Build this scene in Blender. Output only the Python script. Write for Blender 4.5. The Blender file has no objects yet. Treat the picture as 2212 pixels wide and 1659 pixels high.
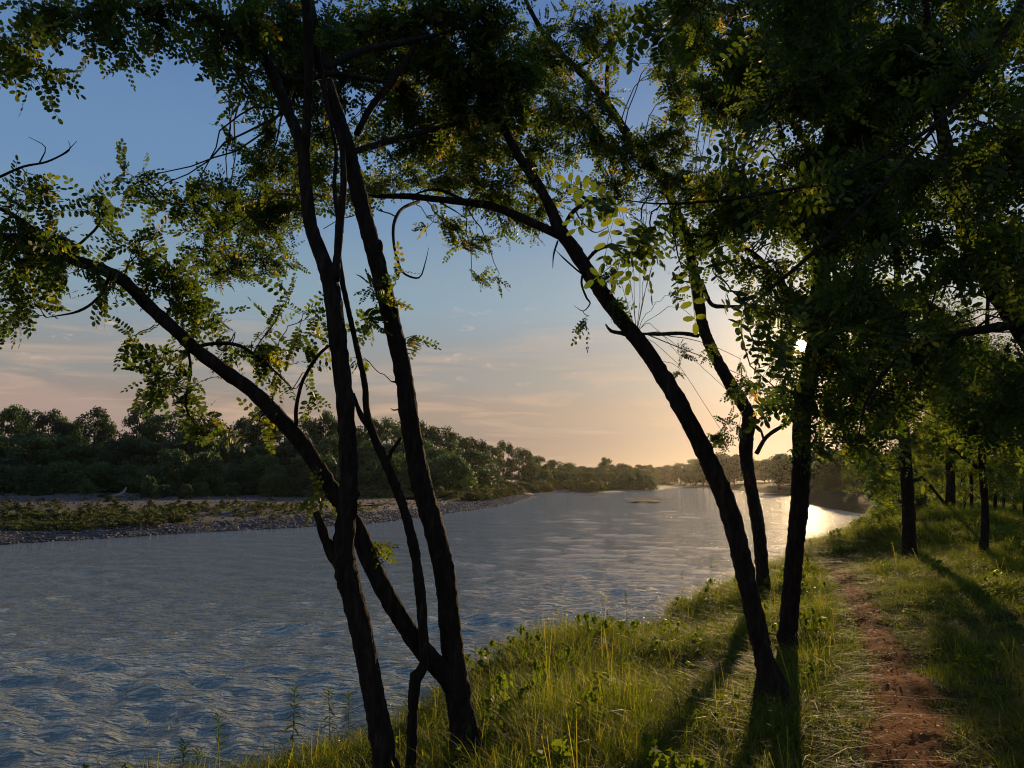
import bpy, math, random
import numpy as np
from mathutils import Vector, Matrix, noise as mnoise

# ------------------------------------------------------------------ camera, sky, sun, exposure
SC = bpy.context.scene
COL = SC.collection
H = 3.8                      # eye height above the river
PITCH = math.radians(7.5)
LENS = 26.0
CW = 2212.0                  # measuring width used for all angles below
F = LENS / 36.0 * CW
CX, CY = 1106.0, 829.5

cam_d = bpy.data.cameras.new('camera')
cam = bpy.data.objects.new('camera', cam_d)
COL.objects.link(cam)
cam_d.lens = LENS
cam_d.sensor_width = 36.0
cam_d.clip_start = 0.05
cam_d.clip_end = 12000
cam.location = (0, 0, H)
cam.rotation_euler = (math.pi / 2 + PITCH, 0, 0)
SC.camera = cam

SUN_EL = math.radians(9.72)
SUN_AZ = math.radians(21.64)          # clockwise from +Y
SDIR = Vector((math.sin(SUN_AZ) * math.cos(SUN_EL), math.cos(SUN_AZ) * math.cos(SUN_EL), math.sin(SUN_EL)))

world = bpy.data.worlds.new('World')
SC.world = world
world.use_nodes = True


def build_sky():
    nt = world.node_tree
    nt.nodes.clear()
    N = nt.nodes.new
    L = nt.links.new
    out = N('ShaderNodeOutputWorld')
    bg = N('ShaderNodeBackground')
    bg.inputs['Strength'].default_value = 0.1
    L(bg.outputs[0], out.inputs['Surface'])
    sky = N('ShaderNodeTexSky')
    sky.sky_type = 'NISHITA'
    sky.sun_disc = False
    sky.sun_elevation = SUN_EL
    sky.sun_rotation = SUN_AZ
    sky.altitude = 200
    sky.air_density = 1.0
    sky.dust_density = 1.2
    sky.ozone_density = 2.0
    tc = N('ShaderNodeTexCoord')
    nrm = N('ShaderNodeVectorMath'); nrm.operation = 'NORMALIZE'
    L(tc.outputs['Generated'], nrm.inputs[0])
    sep = N('ShaderNodeSeparateXYZ')
    L(nrm.outputs[0], sep.inputs[0])

    def math_(op, a, b=None, clamp=False):
        n = N('ShaderNodeMath'); n.operation = op; n.use_clamp = clamp
        for i, v in enumerate((a, b)):
            if v is None:
                continue
            if isinstance(v, (int, float)):
                n.inputs[i].default_value = v
            else:
                L(v, n.inputs[i])
        return n.outputs[0]

    def mix(fac, a, b, mode='MIX'):
        n = N('ShaderNodeMix'); n.data_type = 'RGBA'; n.blend_type = mode
        n.clamp_factor = True
        for s, v in ((n.inputs[0], fac), (n.inputs[6], a), (n.inputs[7], b)):
            if isinstance(v, (int, float)):
                s.default_value = v
            elif isinstance(v, tuple):
                s.default_value = (*v, 1)
            else:
                L(v, s)
        return n.outputs[2]

    el = math_('MAXIMUM', sep.outputs['Z'], 0.0)
    # evening air: the low sky is dusty and warm, the high sky clear and blue
    ramp = N('ShaderNodeValToRGB')
    cr = ramp.color_ramp
    cr.interpolation = 'EASE'
    stops = SKY_STOPS
    cr.elements[0].position, cr.elements[0].color = stops[0][0], (*stops[0][1], 1)
    cr.elements[1].position, cr.elements[1].color = stops[-1][0], (*stops[-1][1], 1)
    for p, c in stops[1:-1]:
        e = cr.elements.new(p); e.color = (*c, 1)
    L(el, ramp.inputs[0])
    base = mix(SKY_MIX, sky.outputs[0], ramp.outputs[0])
    # glow of the low sun in the dusty air
    sd = N('ShaderNodeVectorMath'); sd.operation = 'DOT_PRODUCT'
    L(nrm.outputs[0], sd.inputs[0]); sd.inputs[1].default_value = SDIR
    ang = math_('ARCCOSINE', math_('MINIMUM', sd.outputs['Value'], 1.0))
    g1 = math_('POWER', 2.718, math_('MULTIPLY', ang, -1 / math.radians(5.0)))
    g2 = math_('POWER', 2.718, math_('MULTIPLY', ang, -1 / math.radians(15.0)))
    glow = mix(1.0, mix(g1, (0, 0, 0), GLOW1), mix(g2, (0, 0, 0), GLOW2), 'ADD')
    col = mix(1.0, base, glow, 'ADD')
    # thin evening cloud: long streaks low over the river, a bank of cumulus low on the left
    mp = N('ShaderNodeCombineXYZ')
    azi = math_('ARCTAN2', sep.outputs['X'], sep.outputs['Y'])
    L(math_('MULTIPLY', azi, 5.0), mp.inputs[0])
    L(math_('MULTIPLY', sep.outputs['Z'], 42.0), mp.inputs[1])
    ns = N('ShaderNodeTexNoise'); ns.inputs['Scale'].default_value = 1.0
    ns.inputs['Detail'].default_value = 6; ns.inputs['Roughness'].default_value = 0.58
    ns.inputs['Distortion'].default_value = 0.6
    L(mp.outputs[0], ns.inputs['Vector'])
    band = N('ShaderNodeValToRGB')
    b = band.color_ramp
    b.elements[0].position, b.elements[0].color = 0.0, (.45, .45, .45, 1)
    b.elements[1].position, b.elements[1].color = 0.24, (0, 0, 0, 1)
    e = b.elements.new(0.09); e.color = (1, 1, 1, 1)
    L(el, band.inputs[0])
    cl = N('ShaderNodeMapRange'); cl.inputs[1].default_value = 0.49; cl.inputs[2].default_value = 0.66
    L(ns.outputs['Fac'], cl.inputs[0])
    cfac = math_('MULTIPLY', math_('MULTIPLY', cl.outputs[0], band.outputs[0]), 0.62)
    col = mix(cfac, col, mix(1.0, (6.0, 4.1, 2.8), glow, 'ADD'))
    # small high cloudlets
    mp2 = N('ShaderNodeCombineXYZ')
    L(math_('MULTIPLY', azi, 16.0), mp2.inputs[0])
    L(math_('MULTIPLY', sep.outputs['Z'], 46.0), mp2.inputs[1])
    n2 = N('ShaderNodeTexNoise'); n2.inputs['Scale'].default_value = 1.3
    n2.inputs['Detail'].default_value = 5; n2.inputs['Roughness'].default_value = 0.6
    L(mp2.outputs[0], n2.inputs['Vector'])
    c2 = N('ShaderNodeMapRange'); c2.inputs[1].default_value = 0.60; c2.inputs[2].default_value = 0.70
    L(n2.outputs['Fac'], c2.inputs[0])
    b2 = N('ShaderNodeValToRGB'); q = b2.color_ramp
    q.elements[0].position, q.elements[0].color = 0.10, (0, 0, 0, 1)
    q.elements[1].position, q.elements[1].color = 0.27, (0, 0, 0, 1)
    e = q.elements.new(0.17); e.color = (1, 1, 1, 1)
    L(el, b2.inputs[0])
    col = mix(math_('MULTIPLY', math_('MULTIPLY', c2.outputs[0], b2.outputs[0]), 0.6), col, (6.6, 4.8, 3.9))
    # cumulus bank to the left, lit pink
    n3 = N('ShaderNodeTexNoise'); n3.inputs['Scale'].default_value = 9
    n3.inputs['Detail'].default_value = 5
    L(nrm.outputs[0], n3.inputs['Vector'])
    top = math_('ADD', math_('MULTIPLY', math_('SUBTRACT', -0.36, azi), 0.22), math_('MULTIPLY', n3.outputs['Fac'], 0.05))
    bank = N('ShaderNodeMapRange'); bank.inputs[1].default_value = 0.0; bank.inputs[2].default_value = 0.012
    L(math_('SUBTRACT', math_('ADD', top, 0.045), sep.outputs['Z']), bank.inputs[0])
    gate = N('ShaderNodeMapRange'); gate.inputs[1].default_value = -0.25; gate.inputs[2].default_value = -0.5
    L(azi, gate.inputs[0])
    col = mix(math_('MULTIPLY', math_('MULTIPLY', bank.outputs[0], gate.outputs[0]), 0.4), col, (4.6, 3.2, 2.8))
    # the sun itself, low between the leaves
    disc = N('ShaderNodeMapRange')
    disc.inputs[1].default_value = math.radians(0.42); disc.inputs[2].default_value = math.radians(0.26)
    L(ang, disc.inputs[0])
    col = mix(disc.outputs[0], col, (400, 300, 170))
    L(col, bg.inputs['Color'])


# colours at background strength 0.1 (so 10 = 1.0 in the picture at exposure 0)
SKY_MIX = 0.92
SKY_STOPS = [(0.0, (2.1, 1.6, 1.55)), (0.05, (2.3, 1.7, 1.6)), (0.09, (2.9, 2.1, 1.7)), (0.14, (2.55, 2.4, 2.25)),
             (0.24, (2.05, 2.95, 3.65)), (0.38, (1.25, 2.3, 3.95)), (0.58, (.75, 1.6, 3.5)), (1.0, (0.75, 1.3, 2.5))]
GLOW1 = (7.0, 4.7, 2.6)
GLOW2 = (.55, .36, .24)
build_sky()

sun_d = bpy.data.lights.new('sun', 'SUN')
sun_d.energy = 5.0
sun_d.angle = math.radians(0.5)
sun_d.color = (1.0, 0.68, 0.34)
sun = bpy.data.objects.new('sun', sun_d)
COL.objects.link(sun)
sun.rotation_euler = (-SDIR).to_track_quat('-Z', 'Y').to_euler()

vs = SC.view_settings
vs.view_transform = 'Standard'
vs.look = 'None'
vs.exposure = 0.22
vs.gamma = 1.0
vs.use_curve_mapping = False
cy = SC.cycles
cy.use_denoising = True
cy.filter_width = 1.1
try:
    cy.denoiser = 'OPENIMAGEDENOISE'
    cy.denoising_input_passes = 'RGB_ALBEDO_NORMAL'
except Exception:
    pass
cy.max_bounces = 6
cy.diffuse_bounces = 2
cy.glossy_bounces = 2
cy.transmission_bounces = 4
cy.transparent_max_bounces = 4
cy.volume_bounces = 0
cy.sample_clamp_indirect = 4.0
cy.sample_clamp_direct = 60.0
cy.caustics_reflective = False
cy.caustics_refractive = False

# ------------------------------------------------------------------ helpers
rnd = random.Random(7)
rng = np.random.default_rng(7)
CP, SP = math.cos(PITCH), math.sin(PITCH)


def px(x, y, d):
    """Point seen at angle (x, y), d metres in front of the eye."""
    a = (x - CX) / F * d
    b = (CY - y) / F * d
    return Vector((a, d * CP - b * SP, H + d * SP + b * CP))


def gp(x, y, z=0.0):
    """Point on the level z seen at angle (x, y)."""
    v = px(x, y, 1.0) - Vector((0, 0, H))
    t = (z - H) / v.z
    return Vector((v.x * t, v.y * t, z))


def mk_mesh(name, v, faces_flat, counts, mat=None, tint=None, smooth=False):
    v = np.asarray(v, np.float32).reshape(-1, 3)
    faces_flat = np.asarray(faces_flat, np.int32)
    counts = np.asarray(counts, np.int32)
    me = bpy.data.meshes.new(name)
    me.vertices.add(len(v)); me.vertices.foreach_set('co', v.ravel())
    me.loops.add(len(faces_flat)); me.loops.foreach_set('vertex_index', faces_flat)
    me.polygons.add(len(counts))
    st = np.zeros(len(counts), np.int32); st[1:] = np.cumsum(counts)[:-1]
    me.polygons.foreach_set('loop_start', st)
    me.polygons.foreach_set('loop_total', counts)
    if smooth:
        me.polygons.foreach_set('use_smooth', np.ones(len(counts), bool))
    me.update(calc_edges=True)
    if tint is not None:
        a = me.attributes.new('tint', 'FLOAT', 'POINT')
        a.data.foreach_set('value', np.asarray(tint, np.float32))
    if mat:
        me.materials.append(mat)
    return me


def link(name, me, parent=None):
    o = bpy.data.objects.new(name, me)
    COL.objects.link(o)
    if parent is not None:
        o.parent = parent
    return o


def tag(o, label=None, cat=None, group=None, kind=None):
    for k, val in (('label', label), ('category', cat), ('group', group), ('kind', kind)):
        if val:
            o[k] = val
    return o


def empty(name, loc, label, cat, group=None):
    o = bpy.data.objects.new(name, None)
    o.empty_display_size = 0.2
    COL.objects.link(o)
    o.location = loc
    return tag(o, label, cat, group)


class MB:
    """Collects tubes and polygons for one mesh."""

    def __init__(s):
        s.v, s.f, s.c, s.n = [], [], [], 0

    def add(s, verts, flat, counts):
        s.v.append(np.asarray(verts, np.float32).reshape(-1, 3))
        s.f.append(np.asarray(flat, np.int64).ravel() + s.n)
        s.c.append(np.asarray(counts, np.int64).ravel())
        s.n += len(s.v[-1])

    def poly(s, verts, faces):
        s.add(verts, [i for f in faces for i in f], [len(f) for f in faces])

    def tube(s, pts, rad, sides=8, rough=0.0, seed=0, cap=True):
        pts = np.asarray(pts, float); rad = np.asarray(rad, float)
        n = len(pts)
        t = np.gradient(pts, axis=0)
        t /= np.linalg.norm(t, axis=1)[:, None] + 1e-9
        ref = np.array([0.31, 0.95, 0.05])
        u = np.cross(t, ref); u /= np.linalg.norm(u, axis=1)[:, None] + 1e-9
        w = np.cross(t, u)
        a = np.linspace(0, 2 * math.pi, sides, endpoint=False)
        r = rad[:, None] * np.ones((1, sides))
        if rough:
            g = np.random.default_rng(seed)
            ridg = g.normal(0, 1, sides)
            r = r * (1 + rough * (0.55 * ridg[None] * 0.6 + g.normal(0, 0.55, (n, sides)) + 0.6 * g.normal(0, 1, (n, 1)) * 0.6))
        V = pts[:, None] + r[..., None] * (np.cos(a)[None, :, None] * u[:, None] + np.sin(a)[None, :, None] * w[:, None])
        i = np.arange(n - 1)[:, None] * sides; j = np.arange(sides)[None]; j2 = (j + 1) % sides
        q = np.stack([i + j, i + j2, i + sides + j2, i + sides + j], -1).reshape(-1)
        cnt = np.full((n - 1) * sides, 4)
        if cap:
            q = np.concatenate([q, np.arange(sides)[::-1], (n - 1) * sides + np.arange(sides)])
            cnt = np.concatenate([cnt, [sides, sides]])
        s.add(V, q, cnt)

    def mesh(s, name, mat, tint=None, smooth=True):
        return mk_mesh(name, np.concatenate(s.v), np.concatenate(s.f), np.concatenate(s.c), mat, tint, smooth)


def spline(nodes, step):
    """Catmull-Rom through rows (x,y,z,r), about `step` metres apart."""
    P = np.asarray(nodes, float)
    if len(P) == 2:
        P = np.array([P[0], (P[0] + P[1]) / 2, P[1]])
    Q = np.vstack([2 * P[0] - P[1], P, 2 * P[-1] - P[-2]])
    out = []
    for i in range(1, len(Q) - 2):
        L = np.linalg.norm(Q[i + 1, :3] - Q[i, :3])
        n = max(2, int(L / step))
        t = np.linspace(0, 1, n, endpoint=False)[:, None]
        p0, p1, p2, p3 = Q[i - 1], Q[i], Q[i + 1], Q[i + 2]
        out.append(0.5 * ((2 * p1) + (-p0 + p2) * t + (2 * p0 - 5 * p1 + 4 * p2 - p3) * t ** 2 + (-p0 + 3 * p1 - 3 * p2 + p3) * t ** 3))
    out.append(P[-1:])
    R = np.vstack(out)
    R[:, 3] = np.maximum(R[:, 3], 0.0015)
    return R


def sstep(a, b, x):
    t = np.clip((x - a) / (b - a), 0, 1)
    return t * t * (3 - 2 * t)


def wob(x, y, waves):
    """Cheap smooth noise: a sum of sines at given (wavelength, amplitude)."""
    g = np.random.default_rng(99)
    z = np.zeros_like(x, dtype=float)
    for lam, amp in waves:
        for _ in range(4):
            th = g.uniform(0, math.pi * 2); k = 2 * math.pi / (lam * g.uniform(.7, 1.4))
            z += amp * 0.5 * np.sin(k * (x * math.cos(th) + y * math.sin(th)) + g.uniform(0, 6.28))
    return z


# ------------------------------------------------------------------ materials
def new_mat(name):
    m = bpy.data.materials.new(name)
    m.use_nodes = True
    nt = m.node_tree
    nt.nodes.clear()
    out = nt.nodes.new('ShaderNodeOutputMaterial')
    return m, nt, out


def ramp_node(nt, stops):
    r = nt.nodes.new('ShaderNodeValToRGB')
    cr = r.color_ramp
    cr.elements[0].position, cr.elements[0].color = stops[0][0], (*stops[0][1], 1)
    cr.elements[1].position, cr.elements[1].color = stops[-1][0], (*stops[-1][1], 1)
    for p, c in stops[1:-1]:
        cr.elements.new(p).color = (*c, 1)
    return r


def leaf_mat(name, stops, trans=0.5, tgain=(1.5, 1.35, 0.7), rough=0.55, spec=0.25, vary=None):
    m, nt, out = new_mat(name)
    N, L = nt.nodes.new, nt.links.new
    at = N('ShaderNodeAttribute'); at.attribute_name = 'tint'
    r = ramp_node(nt, stops)
    L(at.outputs['Fac'], r.inputs[0])
    p = N('ShaderNodeBsdfPrincipled')
    p.inputs['Roughness'].default_value = rough
    p.inputs['Specular IOR Level'].default_value = spec
    colour = r.outputs[0]
    if vary:                                     # every tree its own shade of green
        oi = N('ShaderNodeObjectInfo')
        rv = ramp_node(nt, vary)
        L(oi.outputs['Random'], rv.inputs[0])
        mv = N('ShaderNodeMix'); mv.data_type = 'RGBA'; mv.blend_type = 'MULTIPLY'; mv.inputs[0].default_value = 1.0
        L(colour, mv.inputs[6]); L(rv.outputs[0], mv.inputs[7])
        colour = mv.outputs[2]
    L(colour, p.inputs['Base Color'])
    tr = N('ShaderNodeBsdfTranslucent')
    mu = N('ShaderNodeMix'); mu.data_type = 'RGBA'; mu.blend_type = 'MULTIPLY'
    mu.inputs[0].default_value = 1.0; mu.inputs[7].default_value = (*tgain, 1)
    L(colour, mu.inputs[6]); L(mu.outputs[2], tr.inputs[0])
    mx = N('ShaderNodeMixShader'); mx.inputs[0].default_value = trans
    L(p.outputs[0], mx.inputs[1]); L(tr.outputs[0], mx.inputs[2])
    L(mx.outputs[0], out.inputs[0])
    return m


def noise_mat(name, stops, scale, detail=6, rough=0.85, bump=0.0, bscale=None, stretch=(1, 1, 1), spec=0.3, second=None):
    m, nt, out = new_mat(name)
    N, L = nt.nodes.new, nt.links.new
    geo = N('ShaderNodeNewGeometry')
    mp = N('ShaderNodeMapping'); mp.inputs['Scale'].default_value = stretch
    L(geo.outputs['Position'], mp.inputs[0])
    n = N('ShaderNodeTexNoise'); n.inputs['Scale'].default_value = scale; n.inputs['Detail'].default_value = detail
    n.inputs['Roughness'].default_value = 0.65
    L(mp.outputs[0], n.inputs['Vector'])
    r = ramp_node(nt, stops)
    L(n.outputs['Fac'], r.inputs[0])
    p = N('ShaderNodeBsdfPrincipled')
    p.inputs['Roughness'].default_value = rough
    p.inputs['Specular IOR Level'].default_value = spec
    colour = r.outputs[0]
    if second:
        sc2, st2, amt = second
        n2 = N('ShaderNodeTexNoise'); n2.inputs['Scale'].default_value = sc2; n2.inputs['Detail'].default_value = 4
        L(geo.outputs['Position'], n2.inputs['Vector'])
        r2 = ramp_node(nt, st2); L(n2.outputs['Fac'], r2.inputs[0])
        mx = N('ShaderNodeMix'); mx.data_type = 'RGBA'; mx.inputs[0].default_value = amt
        L(colour, mx.inputs[6]); L(r2.outputs[0], mx.inputs[7])
        colour = mx.outputs[2]
    L(colour, p.inputs['Base Color'])
    if bump:
        n3 = N('ShaderNodeTexNoise'); n3.inputs['Scale'].default_value = bscale or scale * 2; n3.inputs['Detail'].default_value = 5
        L(mp.outputs[0], n3.inputs['Vector'])
        b = N('ShaderNodeBump'); b.inputs['Strength'].default_value = bump; b.inputs['Distance'].default_value = 0.03
        L(n3.outputs['Fac'], b.inputs['Height']); L(b.outputs[0], p.inputs['Normal'])
    L(p.outputs[0], out.inputs[0])
    return m


LEAF = leaf_mat('locust_leaf', [(0, (.016, .034, .010)), (.45, (.034, .062, .014)), (.72, (.075, .105, .018)), (.86, (.17, .17, .022)), (.95, (.30, .20, .02)), (1, (.33, .11, .015))], trans=.5, tgain=(3.0, 2.6, .9))
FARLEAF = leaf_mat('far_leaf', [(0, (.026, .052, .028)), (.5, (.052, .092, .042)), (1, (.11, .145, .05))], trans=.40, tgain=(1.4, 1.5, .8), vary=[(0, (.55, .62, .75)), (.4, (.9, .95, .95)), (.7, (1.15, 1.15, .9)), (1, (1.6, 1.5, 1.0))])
GRASS = leaf_mat('grass_blade', [(0, (.032, .052, .009)), (.5, (.075, .098, .014)), (.8, (.14, .14, .024)), (1, (.25, .18, .07))], trans=.58, tgain=(2.75, 2.75, .7), rough=.55, spec=.12)
WEED = leaf_mat('weed_leaf', [(0, (.04, .075, .014)), (1, (.10, .14, .03))], trans=.5, tgain=(2.2, 2.1, .8))
DRYGRASS = leaf_mat('dry_weed', [(0, (.055, .085, .026)), (.6, (.10, .112, .04)), (1, (.17, .14, .058))], trans=.4)
BARK = noise_mat('bark', [(.3, (.010, .008, .006)), (.55, (.026, .021, .016)), (.75, (.056, .046, .036))], 26, rough=.95, bump=.9, bscale=48, stretch=(1, 1, .22), spec=.1)
TWIG = noise_mat('twig_bark', [(.3, (.025, .019, .014)), (.7, (.055, .042, .03))], 40, rough=.9, spec=.1)
SOIL = noise_mat('bank_soil', [(.3, (.014, .015, .007)), (.5, (.024, .026, .010)), (.75, (.04, .036, .018))], 1.7, rough=1.0, spec=.03, bump=.5, bscale=9)
PATHM = noise_mat('path_soil', [(.3, (.085, .028, .008)), (.5, (.17, .056, .016)), (.75, (.26, .105, .036))], 14, rough=1.0, bump=.5, bscale=60, spec=.03, second=(1.6, [(.3, (.09, .032, .010)), (.7, (.21, .074, .024))], .5))
STONE = noise_mat('river_stone', [(.3, (.05, .05, .055)), (.5, (.095, .09, .09)), (.75, (.18, .17, .165))], .9, detail=3, rough=.8, bump=.2, bscale=8)
DRIFT = noise_mat('driftwood', [(.3, (.16, .12, .09)), (.7, (.36, .28, .21))], 9, rough=.9, bump=.4, bscale=20)
LITTER = leaf_mat('dead_leaf', [(0, (.08, .032, .014)), (.6, (.20, .09, .04)), (1, (.42, .26, .14))], trans=.25, rough=.7, spec=.15)

# ------------------------------------------------------------------ river, ground
def g2(x, y):
    p = gp(x, y); return (p.x, p.y)


LEFT_BANK = [(-160, -60), g2(-700, 1240), g2(0, 1177), g2(180, 1166), g2(330, 1157), g2(480, 1148), g2(640, 1140), g2(800, 1131),
             g2(930, 1115), g2(1010, 1103), g2(1080, 1093), g2(1125, 1082), g2(1160, 1071), g2(1145, 1064), g2(1290, 1064.5), g2(1432, 1058.5),
             g2(1442, 1054.5), g2(1530, 1053.8), (124, 560), (136, 720)]
NEAR_BANK = [(-40, -50), (-18.5, -18), (-8.6, -0.5), (-5.7, 3.2), (-4.0, 6.2), (-2.75, 8.0), (-1.95, 9.2), (-.4, 11.4), (2.0, 14.9), (4.7, 18.9), (9.0, 26.0), (15.0, 36.0), (21.0, 47.0),
             (29.0, 60.0), (35, 74), (42.5, 91), g2(1800, 1100), g2(1756, 1091), g2(1730, 1075), g2(1690, 1067), g2(1610, 1061.5), g2(1575, 1057), (142, 560), (156, 720)]


def seg_dist(X, Y, pts):
    best = np.full(X.shape, 1e18); side = np.zeros(X.shape)
    for (x0, y0), (x1, y1) in zip(pts[:-1], pts[1:]):
        dx, dy = x1 - x0, y1 - y0
        t = np.clip(((X - x0) * dx + (Y - y0) * dy) / (dx * dx + dy * dy), 0, 1)
        d = (X - x0 - t * dx) ** 2 + (Y - y0 - t * dy) ** 2
        best = np.minimum(best, d)
    return np.sqrt(best)


RIVER = LEFT_BANK + NEAR_BANK[::-1]


def in_poly(X, Y, poly):
    c = np.zeros(X.shape, bool)
    n = len(poly)
    for i in range(n):
        x0, y0 = poly[i]; x1, y1 = poly[(i + 1) % n]
        if y0 == y1:
            continue
        m = ((y0 > Y) != (y1 > Y)) & (X < (x1 - x0) * (Y - y0) / (y1 - y0) + x0)
        c ^= m
    return c


def ground_z(X, Y):
    X = np.asarray(X, float); Y = np.asarray(Y, float)
    wet = in_poly(X, Y, RIVER)
    dl = seg_dist(X, Y, LEFT_BANK); dn = seg_dist(X, Y, NEAR_BANK)
    near = dn < dl
    d = np.minimum(dl, dn)
    dd = d + wob(X, Y, [(3, .25), (1.2, .1)])
    # near bank: steep grassy edge, then a level path, a hummock further along the bank
    zn = 1.6 * sstep(-.25, 1.9, dd) + .5 * sstep(1.8, 6.0, dd) + wob(X, Y, [(4.5, .07), (1.6, .03)]) * sstep(0, 2, d)
    zn += .75 * np.exp(-(((X - 12.0) / 3.4) ** 2 + ((Y - 21.0) / 3.2) ** 2))
    zn += .30 * np.exp(-(((X - 8.6) / 2.0) ** 2 + ((Y - 13.5) / 2.2) ** 2))
    zn += .9 * sstep(9, 26, d) + .5 * sstep(25, 80, d)
    # far side: shingle bar rising slowly to the wood
    zl = .42 * sstep(-.2, 3.5, dd) + .45 * sstep(3, 22, d) + .5 * sstep(25, 110, d) + wob(X, Y, [(26, .10), (8, .05)]) * sstep(0, 6, d)
    z = np.where(near, zn, zl)
    return np.where(wet, -np.minimum(d * .5, 1.4) - .05, z)


def gz(x, y):
    return float(ground_z(np.array([x]), np.array([y]))[0])


def build_ground():
    nx, ny = 270, 370
    u = np.linspace(-1, 1, nx); xs = 6.0 + np.sinh(u * 6.2) / math.sinh(6.2) * 1500
    v = np.linspace(-.72, 1, ny); ys = 7.0 + np.sinh(v * 6.6) / math.sinh(6.6) * 2400
    X, Y = np.meshgrid(xs, ys)
    Z = ground_z(X, Y)
    V = np.stack([X, Y, Z], -1).reshape(-1, 3)
    i = (np.arange(ny - 1)[:, None] * nx + np.arange(nx - 1)[None]).ravel()
    q = np.stack([i, i + 1, i + nx + 1, i + nx], -1)
    # shingle on the far side, soil on the near side
    xc, yc = X[:-1, :-1].ravel(), Y[:-1, :-1].ravel()
    far = seg_dist(xc, yc, LEFT_BANK) < seg_dist(xc, yc, NEAR_BANK)
    me = mk_mesh('ground', V, q.ravel(), np.full(len(q), 4), SOIL, smooth=True)
    me.materials.append(SHINGLE)
    me.polygons.foreach_set('material_index', far.astype(np.int32))
    o = link('ground', me)
    tag(o, 'earth of both banks, shingle on the far side and grassy soil on the near side', kind='structure')


SHINGLE = noise_mat('shingle', [(.25, (.026, .021, .019)), (.5, (.05, .042, .039)), (.75, (.095, .085, .082))], 5.5, detail=3, rough=.9, bump=.9, bscale=5,
                    second=(.06, [(.38, (.062, .036, .024)), (.55, (.06, .052, .052)), (.7, (.042, .036, .020))], .6))
build_ground()


def water_mat():
    m, nt, out = new_mat('river_water')
    N, L = nt.nodes.new, nt.links.new
    p = N('ShaderNodeBsdfPrincipled')
    p.inputs['Base Color'].default_value = (.20, .222, .195, 1)
    p.inputs['Roughness'].default_value = .07
    p.inputs['IOR'].default_value = 1.38
    geo = N('ShaderNodeNewGeometry')
    rot = N('ShaderNodeMapping'); rot.inputs['Rotation'].default_value = (0, 0, math.radians(24)); rot.inputs['Scale'].default_value = (.55, 1.25, 1)
    L(geo.outputs['Position'], rot.inputs[0])
    h = None
    for sc, w in ((1.3, .7), (3.2, .8), (8.0, .46)):
        n = N('ShaderNodeTexNoise'); n.inputs['Scale'].default_value = sc; n.inputs['Detail'].default_value = 3
        n.inputs['Distortion'].default_value = .5
        L(rot.outputs[0], n.inputs['Vector'])
        k = N('ShaderNodeMath'); k.operation = 'MULTIPLY'; k.inputs[1].default_value = w
        L(n.outputs['Fac'], k.inputs[0])
        if h is None:
            h = k.outputs[0]
        else:
            s = N('ShaderNodeMath'); s.operation = 'ADD'; L(h, s.inputs[0]); L(k.outputs[0], s.inputs[1]); h = s.outputs[0]
    b = N('ShaderNodeBump'); b.inputs['Strength'].default_value = 1.0; b.inputs['Distance'].default_value = .23
    L(h, b.inputs['Height']); L(b.outputs[0], p.inputs['Normal'])
    L(p.outputs[0], out.inputs[0])
    return m


def build_water():
    na, nr = 400, 700
    a = np.radians(np.concatenate([np.linspace(-110, -44, 40, endpoint=False), np.linspace(-44, 44, na - 60), np.linspace(44, 80, 21)[1:]]))
    na = len(a)
    r = np.geomspace(3.5, 1400, nr)
    A, R = np.meshgrid(a, r)
    X, Y = R * np.sin(A), R * np.cos(A)
    g = np.random.default_rng(5)
    Z = np.zeros_like(X)
    main = math.radians(58)               # crests lie across the current
    patch = .65 + .8 * np.clip(.5 + wob(X, Y, [(17, .5), (7, .35)]), 0, 1)
    for lam, amp, cnt in ((4.2, .007, 9), (2.0, .006, 16), (1.05, .0088, 22), (.55, .0076, 26)):
        fade = sstep(lam * 34, lam * 17, R)
        for _ in range(cnt):
            th = main + g.normal(0, .75); l = lam * g.uniform(.7, 1.4); k = 2 * math.pi / l
            ph = k * (X * math.cos(th) + Y * math.sin(th)) + g.uniform(0, 6.3) + wob(X * .6, Y * .6, [(6, .9)])
            Z += amp * fade * (np.sin(ph) + .25 * np.sin(2 * ph + 1.2)) * .62
    Z *= patch
    V = np.stack([X, Y, Z], -1).reshape(-1, 3)
    i = (np.arange(nr - 1)[:, None] * na + np.arange(na - 1)[None]).ravel()
    q = np.stack([i, i + na, i + na + 1, i + 1], -1)
    me = mk_mesh('river', V, q.ravel(), np.full(len(q), 4), water_mat(), smooth=True)
    tag(link('river', me), 'rippling grey blue river flowing between the banks', kind='structure')


build_water()

PATH_PTS = [(1990, 1780, 190), (1968, 1690, 170), (1960, 1600, 165), (1952, 1520, 140), (1925, 1440, 100), (1893, 1370, 70), (1862, 1310, 56), (1833, 1262, 42), (1806, 1234, 34), (1790, 1218, 30)]


def path_line():
    rows = []
    for x, y, w in PATH_PTS:
        z = 2.15
        for _ in range(6):
            p = gp(x, y, z); z = gz(p.x, p.y)
        rows.append((p.x, p.y, 0, 1.0 * w / F * p.y))
    return spline(rows, .07)


PATH = path_line()


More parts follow.
